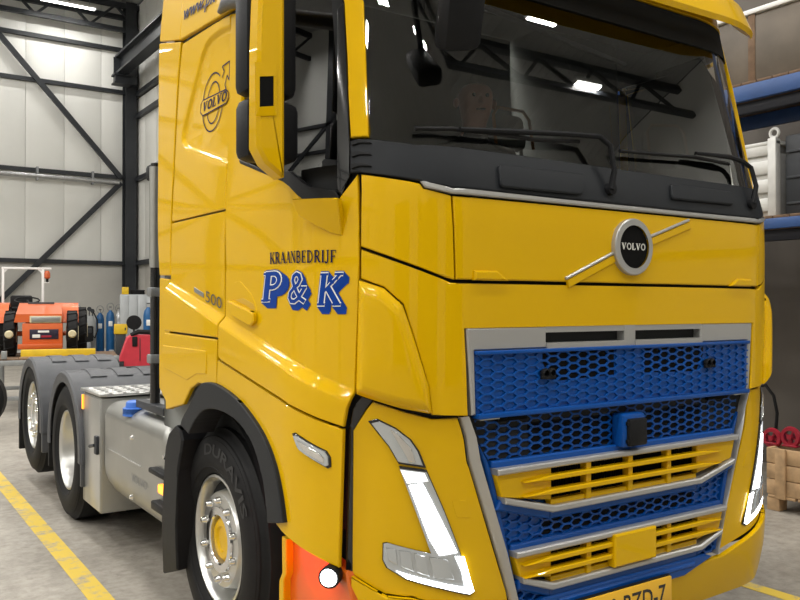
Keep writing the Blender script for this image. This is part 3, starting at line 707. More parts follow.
# blue lips under the bar grilles, top edge and bottom beam
def lips(a, b):
    lipplate('lip', [(.43, a[1][1]), (.43, b[1][1])], 2.176, .04)
    for sg in (1, -1): fplate('lip', [(sg*h, z) for h, z in (a[0], b[0], b[1], a[1])], 2.176, .04, 'blue_gloss', lg, .006)
lips([(.668, .885), (.43, .822)], [(.690, .852), (.43, .785)])
lipplate('lip', [(.70, 1.022), (.70, 1.0), (.66, .985)], 2.184, .03)
lipplate('lip', [(.61, .715), (.61, .69)], 2.186, .03)
lips([(.582, .59), (.43, .536)], [(.585, .555), (.43, .50)])
lipplate('lower_beam', [(.47, .505), (.53, .487), (.34, .437)], 2.168, .05)
lipplate('lower_beam', [(.40, .49), (.40, .468)], 2.160, .05)
for sg in (1, -1): fplate('side_lip', [(sg*h, z) for h, z in ((.755, 1.09), (.722, 1.0), (.585, .50), (.565, .50), (.685, .96), (.715, 1.03))], 2.192, .03, 'blue_gloss', lg, .005)
def bargrille(zt_, zb_, zc_, hT_, hB_, hc, cover):
    g = empty('bar_grille', (0, 0, 0), 0, lg) if 0 else None
    par = lg; dz = (zt_ - zc_)
    # the dark core with fins
    lipplate('core', [(.43, zt_ - .015), (.43, zc_ + .015)], 2.2075, .01, 'radiator')
    m = MB(); k = -.42
    while k < .42: m.box((XC + k, 2.196, zc_ + .02), (XC + k + .005, 2.208, zt_ - .02)); k += .0125
    o = m.build('core_fins', 'radiator', par); o['kind'] = 'stuff'
    for sg in (1, -1):
        e = fplate('end_plate', [(sg*h, z) for h, z in ((hT_-.003, zt_-.016), (hB_-.003, zb_+.004), (hc, zc_+.018), (hc, zt_-.016))], 2.172, .04, 'yellow_paint', par, .004)
    top = fplate('frame_top', msym([(hT_, zt_), (hT_-.004, zt_-.022)]), 2.152, .05, 'silver_trim', par, .005)
    bot = [(hB_, zb_+.008), (hB_-.004, zb_-.014), (hc+.004, zc_-.024), (hc, zc_), (hc, zc_)]
    fplate('frame_bottom', [(h, z) for h, z in [(hB_, zb_+.006), (hB_-.004, zb_-.016), (hc+.01, zc_-.024), (-hc-.01, zc_-.024), (-hB_+.004, zb_-.016), (-hB_, zb_+.006), (-hc, zc_), (hc, zc_)]], 2.152, .05, 'silver_trim', par, .005)
    for f in (.36, .68):
        z = zt_ - dz * f
        fplate('bar', [(hc+.15, z-.002), (hc+.02, z+.010), (-hc-.02, z+.010), (-hc-.15, z-.002), (-hc-.02, z-.008), (hc+.02, z-.008)], 2.150, .035, 'yellow_paint', par, .003)
    for h in (.236, 0, -.236): fplate('post', [(h+.013, zt_-.016), (h+.013, zc_-.002), (h-.013, zc_-.002), (h-.013, zt_-.016)], 2.166, .04, 'yellow_paint', par, .003)
    fplate('sill', msym([(hc, zc_+.018), (hc, zc_-.004)]), 2.176, .03, 'yellow_paint', par, .002)
    if cover: fplate('sensor_cover', msym([(.122, zt_-.012), (.122, zc_+.004)]), 2.138, .04, 'yellow_paint', par, .006)
bargrille(.999, .890, .838, .700, .668, .426, False)
bargrille(.697, .596, .556, .612, .582, .428, True)
# camera box above the upper bar grille
m = MB(); m.bbox((XC-.066, 2.148, 1.012), (XC+.066, 2.21, 1.145), .012); cb = m.build('sensor_surround', 'blue_gloss', lg)
m = MB(); m.bbox((XC-.045, 2.132, 1.018), (XC+.060, 2.16, 1.125), .008); m.bbox((XC-.052, 2.136, 1.03), (XC-.04, 2.15, 1.045), .003); m.bbox((XC-.052, 2.136, 1.10), (XC-.04, 2.15, 1.115), .003); m.build('sensor', 'black_plastic', lg)
for sg in (1, -1):
    MB().bbox((XC - sg*.60 - .07, 2.19, 1.158), (XC - sg*.60 + .07, 2.208, 1.184), .003).build('vent_slot', 'radiator', lg)
    MB().bbox((XC - sg*.725 - .045, 2.165, 1.172), (XC - sg*.725 + .045, 2.2, 1.186), .003).build('catch', 'alu_dull', lg)
# number plate
npz = .474
m = MB(); m.bbox((XC-.325, 2.128, .364), (XC+.2, 2.14, npz), .003); npl = m.build('number_plate', 'plate_yellow', truck); tag(npl, 'yellow number plate with black characters')
v_, f_ = text_shape('0-BZD-7', .012, 0, (.329, .076))
MB().add([(2.391 + x, 2.1272, .3755 + y) for x, y in v_], f_).build('plate_lettering', 'gloss_black', npl)
MB().bbox((XC-.33, 2.138, .356), (XC+.206, 2.155, npz+.004), .003).build('plate_holder', 'black_plastic', npl)
MB().box((XC-.323, 2.1270, .366), (XC-.285, 2.1279, npz-.002)).build('plate_band', 'decal_blue', npl)
# bumper corners
bc = P_((372.5, 402), (400, 411), (433, 419.5), (458, 418), (464, 438), (467, 461), (497, 560), (508, 600), off=-.016); bcb = [(.602/.8, .485), sp(412, 597), sp(386, 594.5), sp(351.8, 574.5), sp(352.4, 431), sp(355, 428), sp(364, 413)]
bcb = [bcb[0]] + P_((412, 597), (386, 594.5), (351.8, 574.5), (352.4, 431), (355, 428), (364, 413), off=-.016)
bca, bcb2 = both('bumper_corner', bc + bcb, 'yellow_paint', truck, off=-.016)
low = [(.28, .462), (.775, .474), sp(412, 599), sp(386, 596.5), sp(351.8, 576.5)]
panel('lower_bumper', sym(low + [(low[-1][0] + .02, .33), (1.2, .29), (.36, .27)]), 'yellow_paint', truck, off=.008)
wc = rounded(P_((453.5, 500.5), (470, 501.5), (475, 519), (459, 519)), .012, 3)
for nm, pl in (('washer_cap', wc), ('washer_cap', mirror(wc))): panel(nm, pl, 'yellow_paint', bca if pl is wc else bcb2, off=-.0145, thick=.01, bev=.002)
both('corner_gap', P_((360.5, 395.5), (371.5, 400), (362.5, 412.5), (353.5, 428), (351.6, 431), (350.5, 600), (343.5, 600), (344, 430.5), (347, 428), (350.3, 410)), 'gloss_black', truck, off=-.012, thick=.03)
vane = P_((359.5, 279.5), (384, 288.5), (403, 305), (411.5, 331), (428.5, 386), (431.5, 414), (400, 408), (372, 399.5), (357, 394))
def vfn(s, z):
    d = polydist(vane, s, z); t = max(0, min(1, (d + .002) / .05)); return .03 * t * (2 - t)
vc = []
for _i in range(len(vane)):
    p, q = Vector(vane[_i]), Vector(vane[(_i+1) % len(vane)]); t_ = (q - p).normalized(); n_ = Vector((-t_.y, t_.x))
    vc += [(tuple(p + n_ * w), tuple(q + n_ * w)) for w in (.012, .025, .045)] if polydist(vane, *tuple((p+q)/2 + n_*.01)) > 0 else [(tuple(p - n_ * w), tuple(q - n_ * w)) for w in (.012, .025, .045)]
both('air_vane', vane, 'yellow_paint', truck, off=.006, thick=.035, fn=vfn, cuts=vc)
# headlamps
hl_top = P_((367, 421.5), (376.5, 419.2), (395, 428), (411.5, 440), (420, 452), (427, 468.5), (398.5, 464.5), (388, 447))
hl_main = P_((398.8, 466.5), (427.4, 470.5), (446, 512), (477, 592.5), (472, 596.8), (440, 590), (407, 581.5), (386, 569), (381.7, 561), (382, 544), (386, 543.3), (432, 554.5), (423, 530))
drl1 = P_((409, 486), (423, 484), (458, 553), (440, 556), (430, 540)); drl2 = P_((396, 571.5), (441, 583.5), (466, 588), (463, 573), (456, 557), (465, 557), (475, 591.5), (471, 594.5), (440, 588), (407, 579.3))
foot = [P_((386, 548), (396, 549.6), (398, 566), (388, 561)), P_((399, 550.5), (411, 552.5), (414, 572), (401, 567.5)), P_((414, 553.5), (426, 556), (430, 577), (417, 573)), P_((429, 557), (448, 560), (455, 580), (434, 578))]
foot2 = P_((400, 470), (425, 473.5), (429, 482), (407, 484))
for k in (0, 1):
    g = (lambda p: p) if k == 0 else mirror
    H = panel('headlamp', g(hl_main), 'gloss_black', truck, off=-0.0080, thick=.03, bev=.003, ds=.04)
    panel('lens', g(hl_main), 'lens_clear', H, off=-0.0065, thick=.004, bev=.002, ds=.04) if 0 else None
    panel('reflector', g([(_s*.97 + .03*sum(q[0] for q in hl_main)/len(hl_main), _z*.97 + .03*sum(q[1] for q in hl_main)/len(hl_main)) for _s, _z in hl_main]), 'lens_clear', H, off=-0.0065, thick=.003, bev=.001, ds=.04)
    panel('running_light', g(drl1), 'drl', H, off=-0.0030, thick=.005, bev=.001, ds=.04)
    panel('running_light', g(drl2), 'drl', H, off=-0.0030, thick=.005, bev=.001, ds=.04)
    for f_ in foot: panel('lamp_module', g(f_), 'lens_clear', H, off=-0.0010, thick=.008, bev=.004, ds=.04)
    panel('lamp_module', g(foot2), 'drl_soft', H, off=-0.0040, thick=.005, bev=.002, ds=.04)
    H2 = panel('indicator', g(hl_top), 'gloss_black', truck, off=-0.0080, thick=.03, bev=.003, ds=.04)
    ct_ = (sum(q[0] for q in hl_top)/len(hl_top), sum(q[1] for q in hl_top)/len(hl_top))
    panel('indicator_lens', g([(ct_[0]+(a_-ct_[0])*.88, ct_[1]+(b_-ct_[1])*.9) for a_, b_ in hl_top]), 'lens_clear', H2, off=-0.0040, thick=.005, bev=.003, ds=.04)
    panel('indicator_bar', g(P_((390, 430), (395, 432), (411, 448), (416, 463), (409, 462), (402, 449))), 'chrome', H2, off=0.0000, thick=.005, bev=.002, ds=.04)
# side marker on the step panel, near side
sm_ = P_((300.5, 432.5), (303, 431.5), (332, 449.5), (335.5, 456), (336, 465.5), (333, 467), (306, 448))
for k in (0, 1):
    g = (lambda p: p) if k == 0 else mirror; fc = crease if k == 0 else (lambda s, z: crease(-s, z))
    M1 = panel('side_repeater', g(sm_), 'gloss_black', truck, off=.006, thick=.012, bev=.003, fn=fc)
    cx, cy = sum(p[0] for p in sm_)/7, sum(p[1] for p in sm_)/7
    panel('repeater_lens', g([(cx+(a_-cx)*.9, cy+(b_-cy)*.86) for a_, b_ in sm_]), 'lens_clear', M1, off=.011, thick=.008, bev=.003, fn=fc)
    panel('repeater_bar', g(P_((306, 438), (326, 450.5), (331, 456), (331, 461), (325, 458), (310, 446))), 'chrome', M1, off=.015, thick=.006, bev=.003, fn=fc)
# ---------------------------------------------------------------- wipers and cowl details
wp = empty('wiper', (0, 0, 0), 0, truck); PPx = lambda px, py, o: PP(*sp(px, py), o)
def wiper(pts_arm, pts_blade, piv):
    w = empty('wiper', (0, 0, 0), 0, truck)
    MB().tube([PPx(*p) for p in pts_arm], [.014] + [.011]*(len(pts_arm)-2) + [.008], 8).build('arm', 'black_plastic', w)
    MB().tube([PPx(*p) for p in pts_blade], .008, 6).build('blade', 'rubber', w)
    MB().lathe([(0, 0), (0, .026), (.03, .024), (.035, 0)], 14, Matrix.Translation(PPx(*piv, -.005)) @ Matrix.Rotation(R(-90), 4, 'Z')).build('pivot', 'black_plastic', w)
bpy.data.objects.remove(wp)
wiper([(607, 191, .02), (606, 175, .045), (599, 152, .06), (590, 142, .05), (560, 138, .035), (500, 135, .03), (455, 133, .03)], [(414, 131, .018), (450, 131.5, .02), (500, 137, .02), (530, 142, .02), (575, 144, .02)], (608, 189))
wiper([(749, 205, .02), (747, 190, .045), (741, 172, .05), (735, 165, .04), (722, 160, .035), (690, 156, .03)], [(616, 153, .02), (650, 156, .02), (690, 159, .02), (725, 166, .02)], (749, 204))
panel('cowl_hatch', rounded(P_((496, 165.5), (583, 176), (580, 196), (498, 188)), .02, 3), 'cowl_plastic', cowl, off=.018, thick=.02, bev=.005)
panel('cowl_hatch', rounded(P_((668, 185), (729, 193), (731, 206), (669, 200)), .02, 3), 'cowl_plastic', cowl, off=.018, thick=.02, bev=.005)
for y in (142, 153.5, 165): panel('cowl_louvre', P_((352, y), (360, y-2), (370, y+.5), (372, y+2.2), (360, y+2), (353, y+4.5)), 'black_plastic', cowl, off=.012, thick=.012, bev=.002)
# sun visor
m = MB(); prof = []
N = 28
ring = []
for i in range(N + 1):
    s = -1.5 + 3.0 * i / N; nrm = normal0(s, 2.95); nrm.z = 0; nrm.normalize(); k = abs(s) / 1.5; drop = .0
    A = surf(s, 3.16) + nrm * .02; B = surf(s, 3.06) + nrm * .13; C = surf(s, 2.90 + .02*k) + nrm * .15; D = surf(s, 2.875 + .02*k) + nrm * .135; E = surf(s, 2.965) + nrm * .07; F_ = surf(s, 3.10) + nrm * .01
    ring.append([A, B, C, D, E, F_])
V = [p for r_ in ring for p in r_]; Fs = [(i*6+j, i*6+(j+1) % 6, (i+1)*6+(j+1) % 6, (i+1)*6+j) for i in range(N) for j in range(6)]
m.add(V, Fs); m.add(ring[0], [tuple(range(6))]); m.add(ring[-1], [tuple(range(6))]); m.build('sun_visor', 'yellow_paint', truck)
panel('screen_band', [(-1.66, 2.80), (-1.70, 2.95), (1.70, 2.95), (1.66, 2.80)], 'interior', truck, off=-.004, thick=.006, bev=0, ds=.04)
panel('roof_cap', [(-1.9, 2.96), (-1.9, 3.42), (1.9, 3.42), (1.9, 2.96)], 'yellow_paint', truck, off=0, ds=.06)
# ---------------------------------------------------------------- cab lining and interior
rs = s_r + .03
panel('lining', [(-1.5, .5), (-1.55, .8), (-1.98, .8), (-1.98, 2.06), (1.98, 2.06), (1.98, .8), (1.55, .8), (1.5, .5)], 'interior', truck, off=-.035, thick=.012, bev=0)
both('lining', [(1.98, .85), (2.22, .85), (2.36, 1.02), (2.55, 1.12), (3.0, 1.12), (3.3, .95), (3.52, .95), (3.52, 2.05), (3.52, 3.4), (rs + .02, 3.4), (rs + .02, 2.05), (2.0, 1.93)], 'interior_grey', truck, off=-.035, thick=.012, bev=0)
both('lining', [(1.72, 2.84), (1.72, 3.4), (rs + .02, 3.4), (rs + .02, 2.84)], 'interior_grey', truck, off=-.035, thick=.012, bev=0)
both('pillar_trim', [(1.56, 2.06), (1.62, 2.9), (1.70, 2.9), (1.66, 2.06)], 'interior', truck, off=-.03, thick=.02, bev=.004)
MB().bbox((XC-1.1, 4.10, .95), (XC+1.1, 4.16, 3.35), .02).build('rear_wall', 'interior_grey', truck)
MB().box((XC-1.15, 2.65, 3.36), (XC+1.15, 4.15, 3.42)).build('roof_lining', 'interior_grey', truck)
MB().bbox((XC-1.08, 2.7, 3.40), (XC+1.08, 4.15, 3.46), .02).build('roof_skin', 'yellow_paint', truck)
MB().box((XC-1.15, 2.62, 1.2), (XC+1.15, 4.12, 1.28)).build('cab_floor', 'interior', truck)
m = MB(); pr = [(2.50, 2.02), (2.52, 2.085), (2.6, 2.10), (2.78, 2.05), (2.80, 1.7), (2.6, 1.5), (2.50, 1.5)]
m.add([(x, y, z) for x in (XC-1.14, XC+1.14) for y, z in pr], [(i, (i+1) % 7, (i+1) % 7 + 7, i + 7) for i in range(7)] + [tuple(range(7)), tuple(range(13, 6, -1))]); m.build('dashboard', 'interior', truck)
MB().bbox((XC-.82, 2.27, 1.9), (XC+.82, 2.55, 2.08), .03).build('dash_top', 'interior', truck)
MB().bbox((XC+.35, 2.55, 2.08), (XC+1.0, 2.82, 2.17), .03).build('instrument_hood', 'interior', truck)
def seat(x, y):
    s = empty('seat', (0, 0, 0), 0, truck)
    MB().bbox((x-.25, y-.28, 1.72), (x+.25, y+.25, 1.86), .05).build('cushion', 'interior_grey', s)
    M = Matrix.Translation((x, y+.24, 1.84)) @ Matrix.Rotation(R(-10), 4, 'X')
    MB().bbox((-.24, -.06, 0), (.24, .07, .62), .06, M).build('backrest', 'interior_grey', s)
    MB().bbox((-.13, -.05, .66), (.13, .06, .88), .05, M).build('headrest', 'interior_grey', s)
    MB().tube([M @ Vector(p) for p in ((-.10, 0, .6), (-.10, 0, .7))], .012, 6).build('headrest_post', 'galvanised', s)
    MB().tube([M @ Vector(p) for p in ((.10, 0, .6), (.10, 0, .7))], .012, 6).build('headrest_post', 'galvanised', s)
    MB().bbox((x-.2, y-.2, 1.28), (x+.2, y+.2, 1.72), .03).build('seat_base', 'interior', s)
seat(XC+.66, 3.28); seat(XC-.66, 3.32)
mat('tan_piping', (.45, .22, .09), .5)
M = Matrix.Translation((XC+.66, 3.52, 1.84)) @ Matrix.Rotation(R(-10), 4, 'X')
MB().tube([M @ Vector(p) for p in ((-.145, -.06, .66), (-.14, -.06, .84), (-.10, -.06, .89), (.10, -.06, .89), (.14, -.06, .84), (.145, -.06, .66))], .010, 6).build('seat_piping', 'tan_piping', truck)
sw = empty('steering_wheel', (0, 0, 0), 0, truck); M = Matrix.Translation((XC+.66, 2.88, 2.06)) @ Matrix.Rotation(R(58), 4, 'X')
MB().tube([M @ Vector((.22*math.cos(a*math.pi/12), .22*math.sin(a*math.pi/12), 0)) for a in range(24)], .016, 8, True).build('rim', 'black_plastic', sw)
MB().bbox((-.08, -.06, -.03), (.08, .06, .01), .02, M).build('hub', 'black_plastic', sw)
for a in (0, 180, 270): MB().tube([M @ Vector((0, 0, -.01)), M @ Vector((.22*math.cos(R(a)), .22*math.sin(R(a)), 0))], .014, 6).build('spoke', 'black_plastic', sw)
MB().tube([(XC+.66, 2.90, 2.03), (XC+.66, 2.6, 1.85)], .04, 8).build('column', 'black_plastic', sw)
MB().bbox((XC-1.0, 3.55, 1.55), (XC+1.0, 4.1, 1.75), .06).build('bunk', 'interior_grey', truck)
MB().tube([(XC-1.12, 2.9, 2.55), (XC-1.08, 2.70, 2.80), (XC-.95, 2.62, 2.86), (XC-.5, 2.60, 2.82), (XC, 2.60, 2.76), (XC+.5, 2.62, 2.72)], .012, 6).build('curtain_rail', 'steel_grey', truck)
MB().bbox((XC-1.1, 2.62, 2.95), (XC+1.1, 3.0, 3.3), .05).build('overhead_locker', 'interior', truck)
# front view mirror hung over the windscreen
fm = empty('front_mirror', (0, 0, 0), 0, truck)
p = on_y(462, 16, 2.16)
M = Matrix.Translation(p) @ Matrix.Rotation(R(-12), 4, 'Y') @ Matrix.Rotation(R(25), 4, 'X')
MB().bbox((-.085, -.03, -.115), (.085, .05, .115), .03, M).build('mirror_shell', 'black_plastic', fm)
MB().tube([p + Vector((.02, .02, .1)), p + Vector((.03, .05, .25)), Vector((p.x + .04, 2.40, 2.98))], .022, 8).build('mirror_stay', 'black_plastic', fm)
# ---------------------------------------------------------------- side mirrors
def side_mirror(sg):
    r = empty('side_mirror', (0, 0, 0), 0, truck); fx = lambda x: x if sg > 0 else 2*XC - x
    def Q(px, py, y): v = on_y(px, py, y); return (v.x, v.z)
    def plate(name, pts, y, d, m, bev):
        mb = MB().plate([(XC - x, z) for x, z in pts] if sg > 0 else [(x - XC, z) for x, z in pts], d, bev, FM(y)); return mb.build(name, m, r)
    c = [Q(*p, 2.5) for p in ((261, -40), (285.5, -40), (285.5, 177), (282.5, 177), (266, 163), (257.5, 146), (258, 45))]
    plate('mirror_cover', c, 2.50, .07, 'yellow_paint', .012)
    w = [Q(*p, 2.497) for p in ((259.5, 76.5), (273.5, 76), (273.5, 106), (259.5, 107))]
    plate('cover_opening', w, 2.4975, .004, 'radiator', 0)
    o = [Q(*p, 2.497) for p in ((255, 62), (277, 63), (277, 115.5), (256, 116))]
    for k in range(4):
        a, b, c_, d_ = o[k], o[(k+1) % 4], w[(k+1) % 4], w[k]
        mb = MB(); mb.add([(fx(a[0]), 2.497, a[1]), (fx(b[0]), 2.497, b[1]), (fx(c_[0]), 2.4955, c_[1]), (fx(d_[0]), 2.4955, d_[1])], [(0, 1, 2, 3)]); 
        mb.add([(fx(a[0]), 2.4985, a[1]), (fx(b[0]), 2.4985, b[1]), (fx(c_[0]), 2.4985, c_[1]), (fx(d_[0]), 2.4985, d_[1])], [(3, 2, 1, 0)]); mb.build('opening_rim', 'yellow_paint', r)
    for (pa, pb) in (((243, 92), (297, -35)), ((243.5, 158.5), (299, 104))):
        a = on_y(*pa, 2.60); b = on_y(*pb, 2.60); xs = sorted((fx(a.x), fx(b.x)))
        mm = MB().bbox((xs[0], 2.58, a.z), (xs[1], 2.70, b.z), .035).build('mirror_head', 'black_plastic', r)
        MB().bbox((xs[0] + .02, 2.699, a.z + .02), (xs[1] - .02, 2.704, b.z - .02), .002).build('mirror_glass', 'chrome', mm)
    a = PP(*sp(222, 12), .01); b = on_y(262, -8, 2.62); e = on_y(285, -30, 2.6)
    MB().tube([(fx(v.x), v.y, v.z) for v in (a, a.lerp(b, .35) + Vector((-.02, 0, .01)), b, e)], [.012, .03, .035, .035], 10).build('mirror_arm', 'fender_plastic', r)
side_mirror(1)
mb_ = P_((304.5, 201), (345, 200), (342.5, 236), (329, 232), (306, 216.5))
_zb = min(p[1] for p in mb_); _zt = max(p[1] for p in mb_)
both('mirror_pedestal', mb_, 'yellow_paint', truck, off=.004, thick=.03, fn=lambda s, z: .055 * (z - _zb) / (_zt - _zb))
# ---------------------------------------------------------------- door handle, lettering
hc = rounded(P_((231.5, 291), (234, 282), (241, 281), (252, 294), (257, 306), (258, 323), (255.5, 327), (235, 316)), .02, 3)
panel('handle_cup', hc, 'yellow_paint', door, off=.003, thick=.01, bev=.004, fn=crease)
panel('door_handle', rounded(P_((231.5, 299.5), (244, 306), (257.5, 313), (258, 322), (254, 326.5), (236, 316), (231.5, 307)), .012, 3), 'yellow_paint', door, off=.022, thick=.018, bev=.006, fn=crease)
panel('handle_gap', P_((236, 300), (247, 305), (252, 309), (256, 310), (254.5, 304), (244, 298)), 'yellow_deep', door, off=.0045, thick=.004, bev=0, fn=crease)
def lettering(name, shape, wd, p0, p1, hpx, m, parent, off=.004, fn=None):
    """shape is wd wide, 1 high; its foot runs from photo point p0 to p1, its top lies hpx above p0"""
    a, b = sp(*p0), sp(*p1); t = sp(p0[0], p0[1] - hpx)
    L = a[0] - b[0]; vs, fs = shape[0], shape[1]; H_ = t[1] - a[1]; sl = (b[1] - a[1]) / L
    jit = 2e-5 if len(vs) == 4 * len(fs) else 0
    V = [PP(a[0] - x / wd * L, a[1] + sl * x / wd * L + y * H_, off + jit * (i // 4 % 40), fn) for i, (x, y) in enumerate(vs)]
    return MB().add(V, fs).build(name, m, parent)
sh = serif_shape('KRAANBEDRIJF'); lettering('lettering', sh, sh[2], (270.5, 264), (337, 262.5), 11.3, 'decal_dark', door, .0035)
def big(ch, p0, p1, hpx, dx, dz_):
    sh0 = serif_shape(ch, 0, .12); fat = serif_shape(ch, .13, .12); wh = serif_shape(ch, .07, .12); wd = sh0[2]
    vs, fs = [], []
    for k in range(9):
        t = k / 8; n = len(vs); vs += [(x + dx*t, y + dz_*t) for x, y in fat[0]]; fs += [tuple(i + n for i in f) for f in fat[1]]
    lettering('letter_shadow', (vs, fs), wd, p0, p1, hpx, 'decal_blue', door, .0025)
    lettering('letter_outline', wh, wd, p0, p1, hpx, 'decal_white', door, .0040)
    lettering('letter', sh0, wd, p0, p1, hpx, 'decal_blue', door, .0052)
big('P', (262, 302), (281, 301.5), 29, .22, -.17); big('&', (288, 303), (306, 303), 30, .12, -.17); big('K', (317, 305.5), (341, 305.5), 32, .16, -.20)
tv, tf = text_shape('500', .0, 0, (1, 1))
lettering('lettering', (tv, tf), 1, (206.8, 301.5), (223, 309.5), 11, 'fender_plastic', door, .006)
tv2, tf2 = text_shape('VOLVO', .02, 0, (1, 1))
panel('model_chip', P_((194.6, 287), (204, 293.2), (204, 297.5), (195, 292)), 'steel_grey', sla if 0 else truck, off=.004, thick=.004, bev=.001)
tv, tf = text_shape('www.pk-kr', .022, .25, (1, 1))
lettering('lettering', (tv, tf), 1, (185, 25.5), (231, -1), 17, 'decal_dark', ra, .011)
# round emblem with arrow on the sleeper panel
em = []
def eq(px, py): return sp(px, py)
def eline(pts, w=.0035, closed=False):
    P3 = [PP(*p, .003, recess) for p in pts]; N3 = [NN(*p, .003, recess) for p in pts]; m = MB(); n = len(P3)
    for i in range(n if closed else n - 1):
        a, b = P3[i], P3[(i+1) % n]; t = (b - a).normalized(); q = t.cross(N3[i]).normalized() * w
        m.add([a - q, a + q, b + q, b - q], [(0, 1, 2, 3)])
    return m
def ellip(cx, cy, rx, ry, a0=0, a1=360, n=28, rot=0): return [eq(cx + rx*math.cos(R(a))*1.0 + rot*ry*math.sin(R(a)), cy - ry*math.sin(R(a))) for a in [a0 + (a1-a0)*i/n for i in range(n+1)]]
emb = MB()
for pts in (ellip(210, 101.5, 9.8, 29.5, 62, 360-8, 28, .10), ellip(210.5, 102, 6.0, 21, 0, 360, 28, .10), [eq(*p) for p in ((219.2, 77), (221.5, 70.5), (219.3, 66), (226.8, 60.3), (226.3, 79.5), (224.2, 74.5), (222, 84), (223.5, 90))]):
    q = eline(pts); emb.add(q.v, q.f)
emb.build('emblem_outline', 'decal_dark', sla)
band = P_((198.5, 104.5), (200.5, 100), (223, 89), (225.7, 91), (225.8, 97), (223.5, 102.5), (200.5, 115.3), (198, 112))
panel('emblem_band', band, 'yellow_paint', sla, off=.0045, thick=.003, bev=0, fn=recess)
q = eline(band, .003, True); q2 = MB(); q2.add([Vector(v) + Vector((-.002, 0, 0)) for v in q.v], q.f); q2.build('emblem_outline', 'decal_dark', sla)
sh = serif_shape('VOLVO', .03, .15); lettering('lettering', sh, sh[2], (200.2, 112), (224.0, 99.7), 9, 'decal_dark', sla, .0065, recess)
# ---------------------------------------------------------------- wheel arch of the front wheel
arch_o = [(180, 425), (182, 418), (189.5, 404), (197, 388), (204.5, 382.4), (218, 386), (239, 403), (260, 433), (272, 463), (278.5, 492), (283, 523)]
arch_i = [(267, 523), (265, 500), (261, 474), (251, 442), (236, 421), (219, 410.5), (205, 409.5), (195, 419), (188, 434)]
def catmull(p, n=4):
    out = []
    for i in range(len(p) - 1):
        a, b, c, d = p[max(0, i-1)], p[i], p[i+1], p[min(len(p)-1, i+2)]
        for k in range(n):
            t = k / n; out.append(tuple(.5*((2*b[j]) + (-a[j]+c[j])*t + (2*a[j]-5*b[j]+4*c[j]-d[j])*t*t + (-a[j]+3*b[j]-3*c[j]+d[j])*t**3) for j in (0, 1)))
    return out + [p[-1]]
both('wheel_arch', P_(*catmull(arch_o), *catmull(arch_i), off=.05), 'cowl_plastic', truck, off=.05, thick=.12, bev=.004)
both('arch_guard', P_((172.5, 432), (179.5, 425), (184, 430), (186, 440), (181.5, 470), (181, 570), (166.5, 573), (166.5, 500), (168.5, 452)), 'black_plastic', truck, off=.02, thick=.14, bev=.01)
YW = 3.538
for sg in (1, -1):
    m = MB(); x0 = XC - sg*1.19; x1 = XC - sg*.62
    m.lathe([(x0, .60), (x1, .60), (x1, .1)], 24, Matrix.Translation((0, YW, .52)), R(-15), R(195)); m.build('wheel_well', 'interior', truck)
    MB().add([(x1, YW-.6, .2), (x1, YW+.6, .2), (x1, YW+.6, 1.1), (x1, YW-.6, 1.1)], [(0,1,2,3)]).build('wheel_well', 'interior', truck)
# entry step under the step panel with its lamps
def SM(x): return Matrix(((0, 0, -1, x), (-1, 0, 0, 0), (0, 1, 0, 0), (0, 0, 0, 1)))   # local x = -y, local y = z, local z = towards -x
stx = 1.385
st_ = [on_x(*p, stx) for p in ((282, 537), (289, 541), (311, 546), (346, 572), (352, 602), (350, 640), (279, 640), (279.5, 590), (282.5, 573))]
entry = MB().plate([(-v.y, v.z) for v in st_], .05, .006, SM(stx)).build('entry_step', 'red_lit_step', truck)
st2 = [on_x(*p, 1.355) for p in ((281.5, 536.5), (286, 539.5), (286, 574), (283.5, 580), (283, 620), (278.5, 620), (279, 580), (282, 572))]
MB().plate([(-v.y, v.z) for v in st2], .03, .004, SM(1.355)).build('step_edge', 'yellow_paint', entry)
pl_ = on_x(329, 577.5, 1.33); ax = Vector((-.75, -.66, 0)); rot = ax.to_track_quat('X', 'Z').to_matrix().to_4x4(); M = Matrix.Translation(pl_) @ rot
MB().lathe([(-.07, 0), (-.07, .02), (-.04, .036), (0, .038), (.006, .036), (.006, .030), (-.002, .029)], 20, M).build('step_lamp', 'black_plastic', truck)
MB().lathe([(-.001, .031), (.010, .028), (.015, .016), (.017, 0)], 20, M).build('step_lamp_lens', 'drl', bpy.data.objects['step_lamp'])
pt = on_x(313, 552, 1.36)
ld = bpy.data.lights.new('red_marker_glow', 'POINT'); ld.color = (1, .02, .01); ld.energy = 1.6; ld.shadow_soft_size = .012
lo = bpy.data.objects.new('red_marker_glow', ld); lo.location = pt + Vector((-.035, 0, -.01)); link(lo, truck)
mat('red_lens', (.6, .01, .01), .25, emit=(1, .02, .01), estr=2.5)
MB().bbox(tuple(pt + Vector((-.012, -.02, .01))), tuple(pt + Vector((.02, .02, .028))), .004).build('red_marker', 'red_lens', truck)
MB().bbox((XC-1.1, 2.75, .28), (XC+1.1, 2.95, .42), .02).build('step_beam', 'black_plastic', truck)
MB().box((XC-1.12, 2.72, .62), (XC+1.12, 4.1, 1.2)).build('cab_underside', 'interior', truck)
